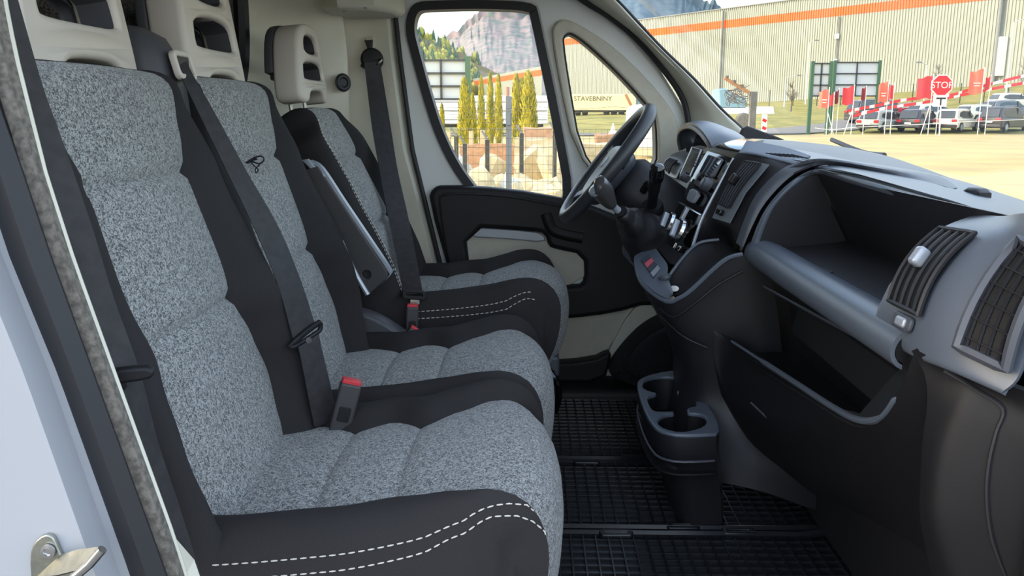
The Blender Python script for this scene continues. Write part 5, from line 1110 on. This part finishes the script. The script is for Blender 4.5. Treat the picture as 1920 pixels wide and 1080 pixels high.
for k in range(4): mk('wheel', B().lathe([(0, -.14), (.36, -.14), (.42, -.1), (.42, .1), (0, .14)], V((xa_+1.2+k*1.9, 59.1, .42)), (0, 1, 0), 14), M_BK, t)
# concrete fence post with timber beam and wire, near the windscreen foot
t = thing('fence_post', gp(1406, 12, 0), 'grey concrete post with slanting timber beam and tangled wire at the windscreen foot', 'post')
zt = zat(1407, 172, 12); p = gp(1406, 12, 0); mk('post_shaft', B().box(p+V((0, 0, zt/2)), (.095, .095, zt), tp=.85), M_CONC, t)
q0, q1 = at(1358, 146, 12), at(1405, 174, 12); mk('timber_beam', B().tube([q0, q1], .030, 4), M_WOOD, t)
for k in range(3): mk('beam_bracket', B().box(q0.lerp(q1, .1+.3*k)+V((0, 0, .03)), (.03, .07, .04)), M_BARK, t)
rnd = random.Random(12); b = B()
for k in range(9): b.tube(cr([at(1372+rnd.uniform(-14, 44), 172+rnd.uniform(-14, 30), 12) for _ in range(6)], 4), .004, 4)
mk('wire_tangle', b, M_BARK, t, kind='stuff')
t = thing('tipper_lorry', gp(1385, 60, 0), 'white tipper lorry with blue tarpaulin behind the concrete post', 'lorry')
mk('tarpaulin', B().plate([pxl([(1344, 205), (1340, 168), (1352, 166), (1376, 178), (1392, 184), (1394, 205)], 60)], 1.1, .1, fy(60)), mat('blue_tarpaulin', (120, 152, 164), .7), t)
mk('lorry_body', B().plate([pxl([(1330, 214), (1330, 200), (1442, 200), (1444, 214)], 60)], 1.1, .05, fy(60)), M_WH, t)
for u in (1352, 1393): mk('wheel', B().lathe([(0, -.2), (.42, -.2), (.52, -.1), (.52, .1), (0, .2)], at(u, 226, 58.8), (0, 1, 0), 16), M_CONC, t)
t = thing('road_marker', gp(1429, 58, 0), 'red and white striped road marker panel by the verge', 'road marker')
p = gp(1429, 58, 0); zt = zat(1429, 216, 58); mk('marker_panel', B().box(p+V((0, 0, zt/2+.15)), (.34, .05, zt-.2)), M_WH, t)
for k in range(2): mk('red_chevron', B().box(p+V((0, -.03, .5+k*.5)), (.28, .02, .2), Matrix.Rotation(.5, 3, 'Y')), M_STOP, t)
mk('marker_foot', B().box(p+V((0, 0, .08)), (.5, .3, .16)), M_DARK, t)
# stop sign
Ys = 58; p = gp(1757, Ys, 0); c = at(1766, 160, Ys)
t = thing('stop_sign', p, 'octagonal red STOP sign above a white T-junction plate', 'road sign')
r = 19*Ys/1600
def octa(r): return [(r*math.cos(math.radians(22.5+45*k)), r*math.sin(math.radians(22.5+45*k))) for k in range(8)]
mk('white_border', B().plate([octa(r*1.08)], .02, .002, (c, V((1, 0, 0)), V((0, 0, 1)))), M_WH, t)
mk('red_face', B().plate([octa(r*.97)], .01, .001, (c+V((0, -.02, 0)), V((1, 0, 0)), V((0, 0, 1)))), M_STOP, t)
mk('lettering', B().text('STOP', r*.86, (c+V((0, -.035, 0)), V((1, 0, 0)), V((0, 0, 1))), .004), M_WH, t)
c2 = at(1762.5, 188, Ys); mk('junction_plate', B().plate([rrect(25*Ys/1600, 23*Ys/1600, .05)], .015, .002, (c2, V((1, 0, 0)), V((0, 0, 1)))), M_WH, t)
mk('junction_symbol', B().box(c2+V((.05, -.02, .12)), (.62, .012, .11)).box(c2+V((.05, -.02, -.12)), (.09, .012, .42)), M_BK, t)
mk('sign_pole', B().tube([V((p.x, Ys+.03, 0)), V((c.x, Ys+.03, c.z+r*.6))], .045, 8), M_WH, t)
# flags
FL_ = [(1537, 166, 202, 17, M_FLAGO, 'ragged pale red flag, leftmost of the row'), (1551, 175, 198, 8, M_FLAG, 'narrow red flag second from the left'), (1561, 168, 194, 6, M_FLAGD, 'dark red furled flag against the green post'), (1581, 161, 196, 21, M_FLAG, 'broad red flag before the wide sign panel'), (1609, 163, 188, 9, M_FLAGD, 'small dark red pointed flag under the wide sign panel'), (1645, 152, 191, 18, M_FLAGO, 'pale red flag right of the sign panels'), (1660, 158, 185, 9, M_FLAG, 'narrow red flag behind the pale one'), (1722, 141, 184, 26, M_FLAG, 'large red flag left of the stop sign'), (1744, 150, 178, 11, M_FLAGO, 'small flag just left of the stop sign'), (1815, 129, 176, 25, M_FLAGO, 'large pale red flag right of the stop sign'), (1836, 143, 168, 10, M_FLAG, 'small red flag behind the large right one'), (1918, 126, 166, 16, M_FLAG, 'red flag cut by the right picture edge')]
for i, (u, v0, v1, w, m, lab) in enumerate(FL_):
    Y = 61+.25*(i % 3); p = gp(u+w/2, Y, 0); t = thing('flag', p, lab, 'flag', 'red flags along the car park'); k = Y/1600
    zt, zb = zat(u, v0, Y), zat(u, v1, Y); rows = []
    for j in range(9):
        f = j/8; rows.append([V((p.x-w*k*f, Y+.12*math.sin(f*7+i)*f, zt-(zt-zb)*g_-.25*f*(zt-zb)*(.6 if g_ == 0 else .1)-.05*math.sin(f*9+i))) for g_ in (0, .25, .5, .75, 1)])
    mk('flag_cloth', B().sheet(rows, .012), m, t)
    mk('pole', B().tube([p, V((p.x, Y, zt+.1))], .028, 6), M_WH, t)
    if i in (0, 3, 7): mk('pole_brace', B().tube([p+V((.5*(-1 if i else 1), 0, 0)), V((p.x, Y, zb-.3))], .028, 6), M_WH, t)
    if m is M_FLAGO:
        mk('print_line', B().box(V((p.x-w*k*.5, Y-.14, (zt+zb)/2-.12)), (w*k*.5, .01, .06)).box(V((p.x-w*k*.5, Y-.14, (zt+zb)/2-.3)), (w*k*.4, .01, .06)), M_WH, t)
rp_ = tag(mk('rope', B().tube(cr([at(u, v, 60.6) for u, v in [(1528, 240), (1560, 243), (1600, 239), (1660, 236), (1730, 233), (1820, 228), (1925, 224)]], 5), .022, 5), M_WH, origin=gp(1700, 60.6, 0)), 'slack white rope strung low along the flag poles', 'rope')
for lab, pts in (('upper', [(1590, 205), (1640, 196), (1700, 184), (1780, 176), (1830, 162), (1925, 138)]), ('lower', [(1600, 215), (1660, 200), (1730, 190), (1800, 176), (1860, 164), (1925, 152)])):
    t = thing('barrier_tape', gp(1760, 61.6, 0), lab+' of two red and white barrier tapes along the car park', 'barrier tape'); c = cr([at(u, v, 61.6) for u, v in pts], 6)
    for k in range(len(c)-1): mk('tape_segment', B().sheet([[c[k], c[k]-V((0, 0, .2))], [c[k+1], c[k+1]-V((0, 0, .2))]], .01, (0, 1, 0)), M_FLAG if k % 3 != 2 else M_WH, t)
# lamp posts
def lamp(u, vt, Y, arm, lab):
    p = gp(u, Y); zt = zat(u, vt, Y); t = thing('street_lamp', p, lab, 'street lamp', None)
    mk('lamp_post', B().tube([p, V((p.x, Y, zt))], [.10, .05], 8), M_PANEL, t)
    mk('lamp_arm', B().tube([V((p.x, Y, zt)), V((p.x+arm*.6, Y, zt+.25)), V((p.x+arm, Y, zt+.3))], .045, 6), M_PANEL, t)
    mk('lamp_head', B().box(V((p.x+arm, Y, zt+.3)), (.7, .3, .14), tp=.7), M_GREY, t)
lamp(1503, 80, 118, .9, 'tall slim street lamp left of the sign panels'); lamp(1464, 146, 112, 1.6, 'low street lamp with long arm near the bare shrub'); lamp(1872, 42, 92, 1.2, 'tall street lamp at the right by the pale door'); lamp(1722, 122, 100, -1.0, 'street lamp behind the large red flag')
# bare trees
def bare(u, vt, Y, lab, seed):
    rnd = random.Random(seed); p = gp(u, Y); h = zat(u, vt, Y)-p.z; t = thing('bare_tree', p, lab, 'tree'); b = B()
    mk('trunk', B().tube([p, p+V((.05, 0, h*.5)), p+V((0, 0, h))], [.09, .06, .02], 6), M_BARK, t)
    for k in range(26):
        f = rnd.uniform(.3, .95); a = rnd.uniform(0, 6.28); l = h*.34*(1.15-f); o = p+V((0, 0, h*f)); e = o+V((math.cos(a)*l, math.sin(a)*l, l*.75)); b.tube([o, o.lerp(e, .5)+V((0, 0, -.04)), e], [.035, .024, .01], 4)
        for _ in range(2): q = o.lerp(e, rnd.uniform(.4, .8)); b.tube([q, q+V((rnd.uniform(-.4, .4), 0, rnd.uniform(.2, .5)))], .012, 3)
    mk('branches', b, M_BARK, t, kind='stuff')
bare(1477, 152, 98, 'bare young tree on the grass left of the sign panels', 1); bare(1743, 122, 92, 'bare young tree above the flags near the stop sign', 2); bare(1905, 104, 88, 'bare young tree at the right edge by the tall lamp', 3)
# boundary fence before the big warehouse
fb_ = thing('boundary_fence', gp(1640, 105), 'thin dark boundary fence running along the foot of the big warehouse', 'fence')
top_ = []
for k in range(11):
    u = 1436+k*44; Y = 118-k*3.0; p = gp(u, Y); mk('post', B().box(p+V((0, 0, 1.0)), (.08, .08, 2.2)), M_DARK, fb_); top_.append(p)
for h in (.5, 1.2, 2.0): mk('rail_wire', B().tube([p+V((0, 0, h)) for p in top_], .018, 4), M_GREY, fb_)
# parked cars
def car(name, L, H, paint, van=False, dark=False):
    t = thing(name, (0, 0, 0), 'x', 'car'); W = 1.76; hb = H*.56; x0, x1 = -L/2, L/2; r = .34
    def arch(cx): return [(cx+.42*math.cos(a), .30+.42*math.sin(a)) for a in [math.pi*(1-k/8) for k in range(9)]]
    low = [(x0+.10, .28)]+arch(x0+.85)+arch(x1-.9)+[(x1-.08, .26), (x1, .5), (x1-.05, .72), (x1-.9, hb-.06), (x0+.05, hb+.03), (x0, .62)]
    fr = (V((0, 0, 0)), V((1, 0, 0)), V((0, 0, 1)))
    mk('body', B().plate([low], W/2, .09, fr), paint, t, ang=50)
    fx = x1-(.55 if van else 1.15)
    cab = [(x0+.06, hb-.02), (fx, hb-.06), (fx-.75, H-.07), (fx-1.3, H), (x0+.75, H-.02), (x0+.38, H-.10)]
    b = B().plate([cab], W/2-.10, .10, fr)
    for p in b.v: p.y *= 1-.14*max(0, (p.z-hb)/(H-hb))
    mk('cabin', b, paint, t, ang=50)
    win = smooth_loop([(x0+.55, hb+.06), (fx-.10, hb+.04), (fx-.78, H-.17), (x0+.75, H-.15)], 1)
    for s in (-1, 1):
        b = B().plate([win], .02, .005, (V((0, s*(W/2-.105), 0)), V((1, 0, 0)), V((0, 0, 1))))
        for p in b.v: p.y -= s*.115*max(0, (p.z-hb)/(H-hb))
        mk('side_window', b, M_CARG, t)
        mk('door_pillar', B().box((.15, s*(W/2-.14), (hb+H)/2), (.07, .06, H-hb-.2)), M_BK, t)
    ym = W/2-.26
    mk('rear_window', B().sheet([[V((x0+.035, -ym, hb+.06)), V((x0+.035, ym, hb+.06))], [V((x0+.33, -ym*.9, H-.16)), V((x0+.33, ym*.9, H-.16))]], .03, V((-1, 0, .3)).normalized()), M_CARG, t)
    mk('windscreen', B().sheet([[V((fx+.02, -ym, hb)), V((fx+.02, ym, hb))], [V((fx-.70, -ym*.9, H-.10)), V((fx-.70, ym*.9, H-.10))]], .03, V((1, 0, .6)).normalized()), M_CARG, t)
    for s in (-1, 1):
        mk('tail_light', B().plate([rrect(.36, .2, .06)], .03, .02, (V((x0+.0, s*(W/2-.24), hb-.12)), V((0, 1, 0)), V((0, 0, 1)))), M_TAIL, t)
        for cx in (x0+.85, x1-.9):
            w = mk('wheel', B().lathe([(0, -.1), (r-.05, -.11), (r, -.06), (r, .06), (r-.05, .11), (0, .1)], V((cx, s*(W/2-.12), r)), (0, 1, 0), 18), M_BK, t)
            mk('hub', B().lathe([(0, 0), (.21, 0), (.2, .012), (0, .012)], V((cx, s*(W/2-.01), r)), (0, s, 0), 14), M_SILV, w)
    mk('number_plate', B().box((x0-.02, 0, hb-.28), (.03, .46, .11)), M_WH, t)
    mk('bumper', B().plate([rrect(W-.1, .24, .08)], .07, .05, (V((x0+.05, 0, .42)), V((0, 1, 0)), V((0, 0, 1)))), M_BK if dark else paint, t)
    mk('roof_rail', B().tube([V((x0+.8, -.62, H+.01)), V((x0+.9, -.62, H+.05)), V((fx-1.2, -.62, H+.05)), V((fx-1.1, -.62, H))], .018, 6), M_SILV, t)
    return t
M_CARG = mat('car_window', (44, 50, 56), .08, coat=.5); M_TAIL = mat('tail_lamp_red', (190, 34, 40), .25)
PT = {n: mat('paint_'+n, c, .28, coat=.6) for n, c in dict(silver=(168, 174, 172), navy=(52, 56, 66), white=(226, 222, 206), black=(48, 46, 50), grey=(100, 106, 112), red=(176, 28, 44), charcoal=(66, 62, 62)).items()}
CARS = [('silver', 1648, 64.3, 4.6, 1.58, 43, 'silver estate car with clear tail lamp, left in the front row'), ('navy', 1720, 64.3, 4.5, 1.62, 44, 'dark navy car between the silver estate and the white one'), ('white', 1788, 64.3, 4.5, 1.64, 43, 'white sports utility car behind the stop sign pole'), ('black', 1876, 64.2, 4.9, 1.78, 38, 'black estate car at the right end of the front row'),
        ('charcoal', 1632, 72.5, 4.9, 1.95, 24, 'charcoal people carrier behind the silver estate car'), ('white', 1742, 72, 4.6, 1.55, 20, 'white car with only roof and windows showing behind the front row'), ('grey', 1880, 74, 4.5, 1.6, 16, 'grey car behind the black estate car'), ('white', 1888, 85, 4.4, 1.5, 8, 'white hatchback highest on the bank at right'), ('red', 1655, 80, 4.4, 1.5, 14, 'red car behind the charcoal people carrier'), ('white', 1832, 71, 4.4, 1.5, 22, 'white car in the second row right of the stop sign')]
protos = {}
for i, (cn, u, Y, L_, H__, ang, lab) in enumerate(CARS):
    o = car('parked_car', L_, H__, PT[cn], van=(cn == 'charcoal'), dark=(cn in ('silver', 'white')))
    o.location = gp(u, Y); o.rotation_euler.z = math.radians(ang); o['label'] = lab; o['group'] = 'cars parked behind the flags'
# wiper blade and arm at the foot of the windscreen, outside
wp = thing('windscreen_wiper', ax(1640, 290, 1.06), 'black wiper tip showing beyond the dashboard top', 'wiper')
mk('blade', B().tube(cr([ax(u, v, 1.06) for u, v in [(1560, 262), (1600, 279), (1628, 288), (1658, 291)]], 4), .008, 8), M_SEAL, wp)
mk('arm', B().sheet([[ax(1560, 258, 1.07), ax(1562, 266, 1.07)], [ax(1600, 275, 1.07), ax(1602, 283, 1.07)], [ax(1634, 292, 1.07), ax(1632, 298, 1.07)], [ax(1640, 300, 1.075)-V((0, 0, .06)), ax(1642, 300, 1.075)-V((0, .01, .10))]], .006), M_SEAL, wp)
